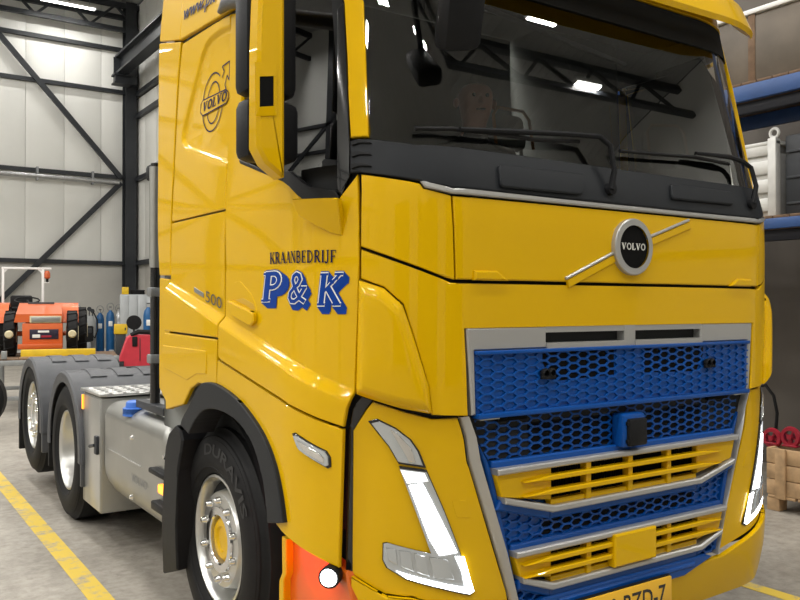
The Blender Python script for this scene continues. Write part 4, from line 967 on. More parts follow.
# ---------------------------------------------------------------- wheels
def wheel(name, x, y, z, style):
    w = empty(name, (0, 0, 0), 0, truck); T = Matrix.Translation((x, y, z)); RT = .505
    # profile: axial position grows into the truck; x is the rim flange plane
    tp = [(.03, .292), (-.012, .30), (-.034, .335), (-.04, .375), (-.036, .42), (-.018, .462), (.004, .487), (.012, .492), (.018, RT), (.27, RT), (.29, .485), (.325, .40), (.30, .30)]
    m = MB(); m.lathe(tp, 56, T)
    m.build('tyre', 'rubber', w)
    m = MB()
    for gx in (.075, .145, .215): m.lathe([(gx, RT + .0008), (gx + .012, RT + .0008)], 56, T)
    m.build('tread_groove', 'interior', w)
    m = MB()
    for rr_ in (.47, .455, .33): m.lathe([(-.010 if rr_ > .4 else -.031, rr_ + .003), (-.0165 if rr_ > .46 else (-.0225 if rr_ > .4 else -.034), rr_), (-.010 if rr_ > .4 else -.031, rr_ - .003)], 56, T)
    m.build('sidewall_rib', 'rubber', w)
    if style == 'dish':
        m = MB(); m.lathe([(-.004, .272), (-.014, .281), (-.012, .292), (.02, .296)], 48, T); m.lathe([(-.004, .272), (.012, .263), (.04, .262), (.06, .252), (.15, .245), (.19, .225), (.215, .18), (.22, .0)], 48, T); m.build('rim', 'alu', w)
        m = MB()
        for k in range(10): a = 2*math.pi*k/10; m.lathe([(0, .0), (0, .016), (.03, .016)], 6, T @ Matrix.Translation((.19, .167*math.cos(a), .167*math.sin(a)))); 
        m.build('wheel_nuts', 'chrome', w); MB().lathe([(.14, 0), (.14, .10), (.15, .115), (.22, .12)], 24, T).build('hub', 'alu_dull', w)
    else:
        m = MB(); m.lathe([(-.004, .272), (-.014, .281), (-.012, .292), (.02, .296)], 48, T); m.lathe([(-.004, .272), (.012, .263), (.05, .260), (.09, .25), (.095, .238), (.06, .225), (.01, .214), (.0, .208), (.0, .105), (.02, .103)], 48, T); m.build('rim', 'alu', w)
        m = MB(); m.lathe([(-.002, .150), (-.010, .146), (-.010, .112), (-.004, .106), (.03, .104)], 40, T); m.build('hub_flange', 'chrome', w)
        for k in range(10):
            a = 2*math.pi*(k+.5)/10; Tn = T @ Matrix.Translation((0, .178*math.cos(a), .178*math.sin(a)))
            MB().lathe([(-.028, 0), (-.028, .008), (-.022, .014), (-.010, .0165), (-.005, .020), (.002, .020)], 10, Tn).build('wheel_nut', 'chrome', w)
            a2 = a + math.pi/10
        MB().lathe([(.012, 0), (.012, .05), (.004, .06), (.004, .085), (.02, .103)], 28, T).build('hub', 'yellow_paint' if style == 'front' else 'alu', w)
    return w
fw = wheel('wheel', 1.395, YW, .505, 'front'); wheel('wheel', 1.341, 6.384, .505, 'dish'); wheel('wheel', 1.342, 7.754, .612, 'tag')
def far_wheel(x, y, z):
    w = empty('wheel', (0, 0, 0), 0, truck); T = Matrix.Translation((x, y, z)) @ Matrix.Rotation(math.pi, 4, 'Z')
    MB().lathe([(.03, .292), (-.012, .30), (-.04, .375), (-.018, .462), (.018, .505), (.27, .505), (.325, .40), (.30, .30)], 40, T).build('tyre', 'rubber', w)
    MB().lathe([(-.014, .292), (.0, .26), (.08, .25), (.1, .18), (.02, .17), (.0, .1), (-.03, .08), (-.03, 0)], 32, T).build('rim', 'alu', w)
for y, z in ((YW, .505), (6.384, .505), (7.754, .62)): far_wheel(2*XC - 1.395, y, z)
for x in (1.72, 2*XC - 1.72): # inner twin tyres of the drive axle
    MB().lathe([(0, .29), (-.01, .45), (.02, .505), (.27, .505), (.30, .45), (.29, .29)], 40, Matrix.Translation((x if x < XC else x - .28, 6.384, .505))).build('inner_tyre', 'rubber', truck)
# raised letters on the front tyre
v_, f_ = text_shape('DURAVIS', .02, 0, (1, 1)); m = MB(); V = []
for x, y in v_:
    a = R(-14) + x * R(78); r = .385 + y * .052
    V.append((1.395 - .0415 + max(0, (r - .385)) * .10, YW - r * math.sin(a), .505 + r * math.cos(a)))
m.add(V, f_); m.build('tyre_lettering', 'tyre_print', fw)
# ---------------------------------------------------------------- frame, tank, rear mudguards
for sg in (1, -1): MB().bbox((XC - sg*.43 - .045, 2.7, .70), (XC - sg*.43 + .045, 8.75, .98), .008).build('chassis_rail', 'black_plastic', truck)
for y in (4.4, 5.6, 7.0, 8.6): MB().box((XC-.4, y-.06, .74), (XC+.4, y+.06, .94)).build('cross_member', 'black_plastic', truck)
for y, z in ((YW, .505), (6.384, .505), (7.754, .62)): MB().tube([(1.55, y, z), (2*XC-1.55, y, z)], .09, 12).build('axle', 'black_plastic', truck)
def tank(x0, x1, y0, y1, name, parent):
    zt, zb = .965, .30; prof = []
    for a in range(0, 91, 15): prof.append((x0 + .10 - .10*math.sin(R(a)), zt - .10 + .10*math.cos(R(a))))
    for a in range(0, 91, 12): prof.append((x0 + .30 - .30*math.cos(R(a)), zb + .26 - .26*math.sin(R(a))))
    prof += [(x1, zb), (x1, zt)]; c = Vector((sum(p[0] for p in prof)/len(prof), sum(p[1] for p in prof)/len(prof))); m = MB(); R_ = []
    for y, k in ((y0, .93), (y0 + .02, .985), (y0 + .05, 1), (y1 - .05, 1), (y1 - .02, .985), (y1, .93)): R_.append([(c.x + (p[0]-c.x)*k, y, c.y + (p[1]-c.y)*k) for p in prof])
    n = len(prof); V = [p for r in R_ for p in r]; F = [(i*n + j, i*n + (j+1) % n, (i+1)*n + (j+1) % n, (i+1)*n + j) for i in range(5) for j in range(n)]
    m.add(V, F, True); m.add(R_[0], [tuple(range(n))]); m.add(R_[-1], [tuple(range(n))]); return m.build(name, 'alu_dull', parent)
tk_ = tank(1.335, 1.98, 4.15, 5.36, 'fuel_tank', truck)
for px, py in ((132, 438), (131.5, 497), (165, 457)):
    p = on_x(px, py, 1.333); MB().lathe([(-.012, 0), (-.010, .012), (.004, .016)], 12, Matrix.Translation(p)).build('bolt', 'chrome', tk_)
tvv, tff = text_shape('VOLVO', .01, 0, (.30, .045)); p0 = on_x(131.5, 483, 1.334)
MB().add([(1.3325, p0.y - x, .565 + y) for x, y in tvv], tff).build('tank_lettering', 'steel_grey', tk_)
MB().bbox((1.328, 4.55, .675), (1.336, 5.25, .680), .001).build('tank_swage', 'alu', tk_)
p = on_z(136, 402, 1.0)
MB().lathe([(-.04, .075), (.005, .075), (.008, .06), (.04, .055), (.048, .04), (.048, 0)], 20, Matrix.Translation((p.x, p.y, .962)) @ Matrix.Rotation(R(-90), 4, 'Y')).build('tank_cap', 'cap_blue', tk_)
MB().lathe([(-.02, .075), (.008, .075), (.010, .06)], 20, Matrix.Translation((p.x, p.y, .955)) @ Matrix.Rotation(R(-90), 4, 'Y')).build('cap_collar', 'black_plastic', tk_)
box = MB().bbox((1.325, 5.40, .235), (1.95, 5.88, .975), .012).build('battery_box', 'alu_dull', truck)
MB().bbox((1.321, 5.41, .245), (1.330, 5.80, .965), .003).build('box_cover', 'alu', box)
m = MB(); pz = on_x(97.5, 445, 1.318); m.bbox((1.300, pz.y-.03, pz.z-.06), (1.325, pz.y+.03, pz.z+.06), .008); m.tube([(1.30, pz.y, pz.z), (1.295, pz.y+.10, pz.z-.02)], .012, 6); m.build('box_latch', 'steel_dark', box)
MB().bbox((1.316, 5.865, .86), (1.33, 5.885, .96), .003).build('side_reflector', 'amber', box)
# catwalk plate with raised studs
cw = MB().bbox((1.318, 5.38, .985), (2.05, 5.93, 1.003), .004).bbox((1.68, 4.38, .985), (2.05, 5.38, 1.003), .004).build('catwalk', 'alu', truck)
m = MB()
for i in range(8):
    for j in range(14):
      if i >= 4 or j >= 9: m.lathe([(.0, .034), (.007, .028), (.008, 0)], 6, Matrix.Translation((1.37 + i*.085, 4.46 + j*.105, 1.002)) @ Matrix.Rotation(R(-90), 4, 'Y'))
m.build('catwalk_studs', 'alu', cw)['kind'] = 'stuff'
for y0 in (4.30, 4.5): MB().bbox((1.40, y0, .965), (1.90, y0 + .05, 1.0), .006).build('mounting_strip', 'alu_dull', truck)
a_ = on_x(149, 404, 1.42); MB().bbox((1.36, 4.25, .985), (1.42, 4.75, 1.03), .006).build('cable_tray', 'steel_dark', truck)
# side marker brackets
def sbox(name, pa, pb, x, d, m, parent, bev=.008):
    a, b = on_x(*pa, x), on_x(*pb, x); y0, y1 = sorted((a.y, b.y)); z0, z1 = sorted((a.z, b.z)); return MB().bbox((x, y0, z0), (x + d, y1, z1), bev).build(name, m, parent)
sbox('marker_bracket', (148, 467), (167, 483), 1.29, .06, 'black_plastic', truck); sbox('marker_bracket', (150.5, 500), (167, 520), 1.29, .06, 'black_plastic', truck)
sbox('side_marker', (157.5, 484), (166, 498), 1.295, .04, 'amber', truck, .005)
# rear mudguards
def mudguard(y, z, ro, flap_y, flap_to, front_z):
    g = empty('mudguard', (0, 0, 0), 0, truck); T = Matrix.Translation((0, y, z)); x0, x1 = 1.292, 1.99
    a0, a1 = R(-4), R(184)
    MB().lathe([(x0 + .005, ro - .085), (x0, ro - .07), (x0, ro - .015), (x0 + .015, ro), (x1, ro), (x1, ro - .012), (x0 + .02, ro - .015), (x0 + .012, ro - .085), (x0 + .005, ro - .085)], 36, T, a0, a1).build('guard_shell', 'fender_plastic', g)
    for k in range(3):
        xa = x0 + .15 + k*.19
        MB().lathe([(xa, ro - .002), (xa + .004, ro + .008), (xa + .115, ro + .008), (xa + .119, ro - .002)], 14, T, R(62), R(112)).build('guard_pad', 'fender_plastic', g)
    MB().lathe([(x0 + .003, ro + .003), (x0 + .5, ro + .004)], 2, T, R(25), R(27)).build('guard_strap', 'interior', g)
    MB().bbox((x0 + .005, y + ro - .05, flap_to), (x0 + .62, y + ro - .012, z + .02), .006).build('mud_flap', 'rubber', g)
    MB().bbox((x0 + .01, y - ro + .012, front_z), (x0 + .62, y - ro + .05, z + .02), .006).build('guard_front', 'fender_plastic', g)
mudguard(7.754, .558, .562, 0, .24, .36); mudguard(6.384, .525, .565, 0, .30, .33)
MB().bbox((1.95, 8.0, .70), (3.2, 8.8, .80), .02).build('tail_beam', 'black_plastic', truck)
# stack and horn behind the cab
p = on_x(155.3, 300, 1.40)
stk = MB().tube([(1.40, p.y, 1.0), (1.40, p.y, 2.36)], .028, 12).build('intake_stack', 'gloss_black', truck)
MB().tube([(1.395, p.y - .005, 1.78), (1.395, p.y - .005, 2.34)], .031, 12).build('stack_sleeve', 'alu_dull', truck)
q = on_x(153, 172, 1.40); MB().bbox((1.37, q.y - .05, q.z - .05), (1.47, q.y + .05, q.z + .04), .02).build('work_lamp', 'black_plastic', truck)
MB().tube([(1.42, q.y, q.z + .03), (1.43, q.y + .04, q.z + .06), (1.45, q.y - .1, q.z + .06)], .008, 6).build('lamp_stay', 'steel_grey', truck)
for zz in (1.25, 1.62): MB().bbox((1.36, p.y - .04, zz), (1.5, p.y + .03, zz + .05), .008).build('stack_clamp', 'steel_grey', truck)
# ---------------------------------------------------------------- coupling: fifth wheel
MB().lathe([(0, 0), (0, .42), (.05, .44), (.06, .40)], 28, Matrix.Translation((XC, 7.0, 1.06)) @ Matrix.Rotation(R(-90), 4, 'Y')).build('fifth_wheel', 'black_plastic', truck)
# ---------------------------------------------------------------- person seated in the cab
mat('skin', (.78, .40, .29), .4); mat('dark_cloth', (.02, .022, .028), .85, 0, .2, 20); mat('eye_dark', (.02, .015, .012), .3)
def person(loc, rz):
    J = {'pel': (0, 0, .10, .15), 'sp1': (0, -.01, .28, .145), 'sp2': (0, -.03, .45, .16), 'nk': (0, -.05, .58, .062), 'nk2': (0, -.065, .65, .058), 'hd': (0, -.085, .735, .098), 'hd2': (0, -.08, .80, .104), 'hd3': (0, -.075, .85, .074), 'chin': (0, -.145, .70, .035)}
    E_ = [('pel', 'sp1'), ('sp1', 'sp2'), ('sp2', 'nk'), ('nk', 'nk2'), ('nk2', 'hd'), ('hd', 'hd2'), ('hd2', 'hd3'), ('hd', 'chin')]
    for s, n in ((1, 'L'), (-1, 'R')):
        J.update({'sh'+n: (s*.19, -.03, .50, .062), 'el'+n: (s*.24, -.09, .24, .045), 'wr'+n: (s*.14, -.30, .15, .03), 'pa'+n: (s*.11, -.37, .14, .028),
                  'hp'+n: (s*.10, -.05, .06, .09), 'kn'+n: (s*.13, -.46, .05, .065), 'an'+n: (s*.13, -.50, -.38, .045), 'ft'+n: (s*.14, -.64, -.42, .035)})
        E_ += [('sp2', 'sh'+n), ('sh'+n, 'el'+n), ('el'+n, 'wr'+n), ('wr'+n, 'pa'+n), ('pel', 'hp'+n), ('hp'+n, 'kn'+n), ('kn'+n, 'an'+n), ('an'+n, 'ft'+n)]
        for k in range(4):
            x = s*(.085 + k*.017); l = (.052, .06, .057, .045)[k]
            J['f%d%s' % (k, n)] = (x, -.395, .135, .0095); J['g%d%s' % (k, n)] = (x - s*.006, -.395 - l*.6, .125, .0085); J['h%d%s' % (k, n)] = (x - s*.008, -.395 - l, .105, .0075)
            E_ += [('pa'+n, 'f%d%s' % (k, n)), ('f%d%s' % (k, n), 'g%d%s' % (k, n)), ('g%d%s' % (k, n), 'h%d%s' % (k, n))]
        J['t1'+n] = (s*.075, -.35, .15, .011); J['t2'+n] = (s*.05, -.385, .145, .0085); E_ += [('pa'+n, 't1'+n), ('t1'+n, 't2'+n)]
    keys = list(J); me = bpy.data.meshes.new('b'); me.from_pydata([J[k][:3] for k in keys], [(keys.index(a), keys.index(b)) for a, b in E_], [])
    o = bpy.data.objects.new('b', me); COL.objects.link(o); mod = o.modifiers.new('s', 'SKIN'); sv = me.skin_vertices[0].data
    for i, k in enumerate(keys): r = J[k][3]; sv[i].radius = (r * 1.15, r * .9) if k in ('sp1', 'sp2', 'pel') else (r, r)
    sv[0].use_root = True
    o.modifiers.new('u', 'SUBSURF').levels = 2
    bpy.context.view_layer.update()
    m2 = bpy.data.meshes.new_from_object(o.evaluated_get(bpy.context.evaluated_depsgraph_get())); bpy.data.objects.remove(o)
    m2.materials.clear(); m2.materials.append(MATS['dark_cloth']); m2.materials.append(MATS['skin'])
    for p in m2.polygons:
        c = p.center; p.use_smooth = True; p.material_index = 1 if (c.z > .60 or (c.y < -.29 and .05 < c.z < .2 and abs(c.x) < .17)) and not (c.y < -.42 and abs(c.x) > .165) else 0
    P = empty('person', loc, rz); b = bpy.data.objects.new('body', m2); link(b, P)
    m = MB()
    for s in (1, -1): m.lathe([(-.012, 0), (-.008, .018), (.004, .026), (.012, .018)], 10, Matrix.Translation((s*.098, -.075, .755)) @ Matrix.Rotation(R(90 if s < 0 else -90)*0, 4, 'Z'))
    m.build('ears', 'skin', P)
    m = MB(); m.add([(-.014, -.172, .735), (.014, -.172, .735), (0, -.178, .785), (0, -.205, .742)], [(0, 1, 3), (0, 3, 2), (1, 2, 3), (0, 2, 1)], True); m.build('nose', 'skin', P)
    m = MB()
    for s in (1, -1): m.lathe([(-.006, 0), (-.004, .007), (.0, .010)], 8, Matrix.Translation((s*.034, -.176, .775)) @ Matrix.Rotation(R(90), 4, 'Z'))
    m.build('eyes', 'eye_dark', P); MB().bbox((-.022, -.190, .703), (.022, -.165, .708), .002).build('mouth', 'eye_dark', P)
    return P
hp = on_y(481, 97, 3.15)
tag(person((hp.x, hp.y + .085, hp.z - .79), R(-22)), 'bald person in dark clothing sitting inside the truck cab behind the windscreen', 'person')
# ---------------------------------------------------------------- floor lines
p1, p2 = on_z(0, 478), on_z(56, 550); xl = (p1.x + p2.x) / 2
floor_line('floor_line', (xl, .5, .0005), (xl, 22, .0005), .12, 'worn yellow line painted along the near side of the truck')
p1 = on_z(770, 592); floor_line('floor_line', (p1.x, -3, .0005), (p1.x, 20, .0005), .10, 'thin yellow floor line between the truck and the pallet rack')
# ---------------------------------------------------------------- pallet rack on the right
XR = 5.9
rack = empty('pallet_rack', (0, 0, 0)); tag(rack, 'blue beamed pallet rack standing along the right hand wall', 'rack')
for y in (2.2, 5.2, 7.5):
    for x in (XR + .02, XR + 1.02): MB().bbox((x - .045, y - .05, 0), (x + .045, y + .05, 4.9), .006).build('upright', 'blue_beam', rack)
    m = MB(); z = .3
    while z < 4.3: m.bar((XR + .02, y, z), (XR + 1.02, y, z + .5), .03, .03); m.bar((XR + 1.02, y, z + .5), (XR + .02, y, z + 1.0), .03, .03); z += 1.0
    m.build('bracing', 'steel_grey', rack)
for z0, z1 in ((2.165, 2.245), (3.20, 3.325)):
    for x in (XR, XR + 1.0): MB().bbox((x - .025, 2.15, z0), (x + .025, 7.55, z1), .006).build('beam', 'blue_beam', rack)
    MB().bbox((XR + .03, 2.15, z0 - .09), (XR + .09, 7.55, z0 - .005), .006).build('beam', 'navy', rack)
    for k in range(41):
        y = 2.16 + k * .131; o = MB() if k == 0 else None
        if k == 0: dm = MB().bbox((-.02, 0, 0), (1.04, .122, .022), .003).mesh('deck_board', 'wood_old')
        ob = bpy.data.objects.new('deck_board', dm); ob.location = (XR, y, z1); link(ob, rack)
def crate(name, x0, x1, y0, y1, z0, z1, label):
    c = empty(name, ((x0+x1)/2, (y0+y1)/2, z0)); L = lambda v: (v[0]-(x0+x1)/2, v[1]-(y0+y1)/2, v[2]-z0); B = lambda n, a, b, m='wood', bv=.004: MB().bbox(L(a), L(b), bv).build(n, m, c)
    for y in (y0 + .05, (y0+y1)/2, y1 - .05):
        for x in (x0 + .06, x1 - .06): B('foot', (x-.055, y-.05, z0), (x+.055, y+.05, z0+.10))
    for i in range(5): B('deck_slat', (x0, y0 + (y1-y0)*i/5 + .01, z0+.10), (x1, y0 + (y1-y0)*(i+1)/5 - .01, z0+.122))
    n = 3; h = (z1 - z0 - .125) / n
    for i in range(n):
        za, zb = z0 + .125 + i*h, z0 + .125 + (i+1)*h - .006
        B('plank', (x0, y0, za), (x0+.022, y1, zb)); B('plank', (x1-.022, y0, za), (x1, y1, zb)); B('plank', (x0+.022, y0, za), (x1-.022, y0+.022, zb)); B('plank', (x0+.022, y1-.022, za), (x1-.022, y1, zb))
    for y in (y0 + .2, (y0+y1)/2, y1 - .12): B('batten', (x0-.02, y-.04, z0+.1), (x0, y+.04, z1-.005))
    tag(c, label, 'crate'); return c
y_end = on_x(766.5, 480, XR - .03).y
crate('pallet_crate', XR - .03, XR + .77, y_end - 1.2, y_end, 0, .485, 'low wooden pallet crate on the floor under the rack')
mat('red_cast', (.33, .012, .03), .4, coat=.3)
def reel(px, py, label):  # dark red reels, drawn as spoked wheels on a stem
    p = on_x(px, py, XR + .10); r = empty('red_reel', (p.x, p.y, p.z)); 
    MB().lathe([(-.02, .05), (-.02, .075), (.0, .082), (.02, .075), (.02, .05), (-.02, .05)], 20).build('rim', 'red_cast', r); MB().lathe([(-.03, 0), (-.03, .02), (.03, .02), (.03, 0)], 12).build('hub', 'red_cast', r)
    for k in range(4): a = k*math.pi/2 + .4; MB().bar((0, .015*math.cos(a), .015*math.sin(a)), (0, .055*math.cos(a), .055*math.sin(a)), .014, .014, (1, 0, 0)).build('spoke', 'red_cast', r)
    MB().bbox((-.03, -.06, .4848 - p.z), (.03, .06, .50 - p.z), .004).build('stand', 'red_cast', r); MB().box((-.012, -.012, .49 - p.z), (.012, .012, 0)).build('stem', 'red_cast', r)
    tag(r, label, 'valve', 'red reels on the crate'); return r
reel(772.5, 438, 'dark red spoked reel on the wooden crate, nearer the truck'); reel(791, 437, 'dark red spoked reel on the wooden crate, further from the truck')
p = on_x(768, 400, XR + .35); q = on_x(771, 437, XR + .35)
hs = MB().tube([(p.x, p.y + .10, p.z + .1), (p.x, p.y + .02, p.z + .12), (p.x, p.y - .05, p.z + .04), (p.x, p.y - .08, p.z - .1), (q.x, q.y - .03, .42), (q.x, q.y + .02, .40)], .013, 8).build('black_hose', 'rubber'); tag(hs, 'black rubber hose looping up out of the crate', 'hose')
tb = MB(); tb.bbox((XR + .22, y_end - 1.0, .40), (XR + .72, y_end - .18, .60), .01); o_ = tb.build('tool_chest', 'blue_beam'); tag(o_, 'dark blue metal chest lying inside the wooden crate', 'chest')
for z in (.46, .53): MB().bbox((XR + .212, y_end - .96, z), (XR + .222, y_end - .22, z + .03), .003).build('handle', 'navy', o_)
# steel tote on the lower shelf
yt0, yt1 = on_x(776, 200, XR + .06).y, on_x(776, 200, XR + .06).y + .85; zt0 = 2.27
tote = empty('steel_tote', (XR + .06, yt0, zt0)); mat('tote_white', (.62, .62, .60), .45, .3, .1, 9)
tote_h = on_x(765, 142, XR + .06).z - zt0
MB().bbox((.02, .02, .0), (.80, .83, tote_h - .02), .01).build('tub', 'tote_white', tote)
for k in range(4): MB().bbox((-.01, .05, .04 + k*tote_h/4), (.02, .80, .04 + (k+.72)*tote_h/4), .012).build('rib', 'tote_white', tote)
for y in (-.01, .79): MB().bbox((-.02, y, 0), (.05, y + .07, tote_h + .02), .008).build('corner_post', 'tote_white', tote)
MB().bbox((-.015, -.01, tote_h - .03), (.81, .85, tote_h), .006).build('rim', 'tote_white', tote)
m = MB(); m.tube([(.015, .02 + .035*math.cos(a*math.pi/8), tote_h + .06 + .035*math.sin(a*math.pi/8)) for a in range(16)], .013, 6, True); m.build('lifting_eye', 'tote_white', tote); MB().bbox((0, .0, tote_h), (.03, .05, tote_h + .03), .004).build('eye_foot', 'tote_white', tote)
tag(tote, 'pale ribbed steel tote with a lifting eye on the rack shelf', 'container')
db = empty('dark_bin', (XR + .1, yt0 - .95, zt0)); MB().bbox((0, 0, 0), (.8, .9, .62), .015).build('body', 'steel_dark', db)
for k in range(3): MB().bbox((-.012, .02, .08 + k*.2), (.004, .88, .10 + k*.2), .003).build('seam', 'steel_dark', db)
tag(db, 'dark grey storage bin beside the pale tote on the shelf', 'container')
ld_ = empty('wrapped_load', (XR + .08, 2.30, 3.348)); mat('brown_wrap', (.115, .092, .068), .45, 0, .25, 3)
MB().bbox((0, 0, 0), (.88, 2.5, .56), .03).build('body', 'brown_wrap', ld_); MB().bbox((-.02, -.02, .56), (.90, 2.52, .60), .008).build('top_edge', 'white_paint', ld_)
for k in range(2): MB().bbox((-.006, .5 + k*1.0, .01), (.004, .56 + k*1.0, .555), .002).build('strap', 'wood_old', ld_)
tag(ld_, 'large brown wrapped load with a white top edge on the upper shelf', 'load')
# ---------------------------------------------------------------- background on the left
def at(px, py, d):
    o, v = ray(px, py); f = Vector((math.sin(YAW), math.cos(YAW), 0)); return o + v * (d / v.dot(f))
mat('tractor_orange', (.62, .115, .02), .4, 0, .05, 6, coat=.4); mat('cream', (.62, .55, .36), .5); mat('steel_rail', (.30, .31, .31), .45, .5, .1, 8)
mat('safety_yellow', (.72, .47, .02), .45, 0, .1, 8); mat('cyl_blue', (.012, .095, .25), .35, 0, .1, 8); mat('red_shell', (.55, .035, .055), .45, 0, .06, 8); mat('locker_grey', (.40, .42, .43), .45, .2, .06, 5)
mat('beacon', (.5, .10, .03), .2); mat('plaque', (.02, .015, .035), .4)
# steel stand that carries the tractor
D_T = 13.0; U = D_T / F_PX; tc_ = at(40, 306.5, D_T); ang = -R(12)
base_z = .78
def TL(px): return (px - 40) * U
def TZ(py): return CAM_H - (py - 306.5) * U
stand = empty('steel_stand', (tc_.x, tc_.y, 0), ang)
for x in (-.62, 1.12): 
    for y in (-.75, 1.0): MB().bbox((x-.04, y-.04, 0), (x+.04, y+.04, base_z + .02), .006).build('leg', 'steel_rail', stand)
for y in (-.75, 1.0): MB().bbox((-.66, y-.04, base_z-.10), (1.16, y+.04, base_z-.02), .006).build('rail', 'steel_rail', stand); MB().bbox((-.62, y-.03, .16), (1.12, y+.03, .22), .006).build('rail', 'steel_rail', stand)
for x in (-.62, 1.12): MB().bbox((x-.035, -.75, base_z-.10), (x+.035, 1.0, base_z-.02), .006).build('rail', 'steel_rail', stand)
for k in range(9): MB().bbox((-.66, -.78 + k*.205, base_z - .02), (1.16, -.60 + k*.205, base_z), .004).build('deck_plank', 'wood_old', stand)
MB().bbox((-.60, -.80, base_z + .0), (-.52, -.72, base_z + .16), .008).build('stop_post', 'steel_rail', stand); MB().bbox((-.50, -.80, base_z), (-.42, -.72, base_z + .12), .008).build('stop_post', 'steel_rail', stand)
tag(stand, 'grey steel stand carrying the small orange tractor', 'stand')
yb_ = empty('yellow_beam', (tc_.x, tc_.y, base_z), ang); MB().bbox((TL(25), -.72, .0), (TL(91), -.60, TZ(347.5) - base_z), .01).build('beam', 'safety_yellow', yb_); MB().bbox((TL(24), -.74, .0), (TL(92), -.725, .03), .003).build('lip', 'wood', yb_); tag(yb_, 'yellow beam lying across the front of the steel stand', 'beam')
tr = empty('tractor', (tc_.x, tc_.y, base_z), ang); Z = lambda py: TZ(py) - base_z
def TB(n, a, b, m, bv=.012, par=None): return MB().bbox(a, b, bv).build(n, m, par or tr)
# bonnet: tapered box
hb = [(-.36, -.30, Z(322)), (.34, -.30, Z(322)), (.34, .55, Z(322)), (-.36, .55, Z(322)), (-.33, -.30, Z(314)), (.33, -.30, Z(314)), (.31, .60, Z(303)), (-.33, .60, Z(303))]
m = MB(); m.add(hb, [(0,3,2,1), (4,5,6,7), (0,1,5,4), (1,2,6,5), (2,3,7,6), (3,0,4,7)]); bon2 = m.build('bonnet', 'tractor_orange', tr)
TB('front_panel', (-.24, -.34, Z(348)), (.34, .1, Z(323)), 'tractor_orange'); TB('lamp_bezel', (TL(31.5), -.335, Z(322.5)), (TL(60), -.29, Z(315.8)), 'cream', .006); TB('lamp', (TL(33), -.345, Z(321.8)), (TL(59), -.33, Z(316.6)), 'alu_dull', .004)
TB('bumper', (-.30, -.40, Z(348)), (.34, -.30, Z(343)), 'tractor_orange', .01)
pq = TB('plaque', (TL(31.5), -.352, Z(338.5)), (TL(57.5), -.34, Z(328.8)), 'plaque', .004)
MB().bbox((TL(34), -.356, Z(337)), (TL(41), -.352, Z(333.8)), .002).build('plaque_print', 'white_paint', pq); MB().bbox((TL(42), -.356, Z(336.8)), (TL(51), -.352, Z(334.8)), .001).build('plaque_print', 'red_cast', pq); MB().bbox((TL(39), -.356, Z(332)), (TL(49), -.352, Z(330)), .001).build('plaque_print', 'white_paint', pq)
def twheel(x, y, r, w, px):
    g = empty('wheel', (x, y, r), 0, tr); MB().lathe([(-w/2, r*.5), (-w/2, r*.9), (-w*.35, r), (w*.35, r), (w/2, r*.9), (w/2, r*.5)], 28, Matrix.Rotation(R(0), 4, 'Z')).build('tyre', 'rubber', g)
    for k in range(14):
        a = 2*math.pi*k/14; MB().bbox((-w*.45, -.018, r*.93), (w*.45, .018, r*1.035), .004, Matrix.Rotation(a, 4, 'X') @ Matrix.Rotation(R(18), 4, 'Z')).build('lug', 'rubber', g)
    MB().lathe([(-w/2-.01, 0), (-w/2-.01, r*.3), (-w/2+.02, r*.5), (w/2-.02, r*.5), (w/2+.01, r*.3), (w/2+.01, 0)], 20).build('rim', 'cream', g)
zf = Z(333.5)
for px in (13.5, 70): twheel(TL(px), .02, zf, .17, px)
for px, s in ((2, -1), (76, 1)): twheel(TL(px) + .02, .95, .38, .24, px)
MB().tube([(TL(13.5), .02, zf), (TL(70), .02, zf)], .04, 8).build('front_axle', 'tractor_orange', tr)
for px in (13.5, 70): MB().lathe([(0, 0), (0, .045), (.02, .062), (.03, .04)], 16, Matrix.Translation((TL(px), -zf - .03, zf)) @ Matrix.Rotation(R(90), 4, 'Z')).build('work_lamp', 'cream', tr)
for x0, x1 in ((TL(-6), TL(9)), (TL(50), TL(76))): m = MB(); m.lathe([(x0, .45), (x1, .45), (x1, .42), (x0, .42), (x0, .45)], 14, Matrix.Translation((0, .95, .40)), R(20), R(165)); m.build('fender', 'tractor_orange', tr)
TB('gearbox', (-.18, .4, .25), (.18, 1.15, .65), 'steel_dark'); TB('belly', (-.2, -.2, .2), (.2, .5, .55), 'steel_dark')
TB('dash', (-.2, .52, Z(312)), (.2, .66, Z(302)), 'steel_dark'); TB('seat_cushion', (TL(10), .95, Z(312)), (TL(30), 1.25, Z(307)), 'rubber', .03); TB('seat_back', (TL(8), 1.25, Z(310)), (TL(30), 1.33, Z(294.5)), 'rubber', .04)
MB().tube([(TL(26) + .19*math.cos(a*math.pi/9), .78 + .12*math.sin(a*math.pi/9), Z(300) + .05*math.sin(a*math.pi/9)) for a in range(18)], .013, 6, True).build('steering_wheel', 'rubber', tr); MB().tube([(TL(26), .78, Z(300)), (TL(30), .6, Z(308))], .018, 6).build('steering_column', 'rubber', tr)
rp = empty('roll_bar', (0, 0, 0), 0, tr)
for px in (.5, 40): MB().bbox((TL(px)-.02, 1.36, Z(326)), (TL(px)+.02, 1.40, Z(264.5)), .005).build('post', 'white_paint', rp)
MB().bbox((TL(-1), 1.36, Z(266)), (TL(48.5), 1.40, Z(263.8)), .005).build('cross_bar', 'white_paint', rp)
for a, b in (((.5, 270), (5, 265)), ((40, 270), (35, 265))): MB().bar((TL(a[0]), 1.38, Z(a[1])), (TL(b[0]), 1.38, Z(b[1])), .03, .03, (0, 1, 0)).build('gusset', 'white_paint', rp)
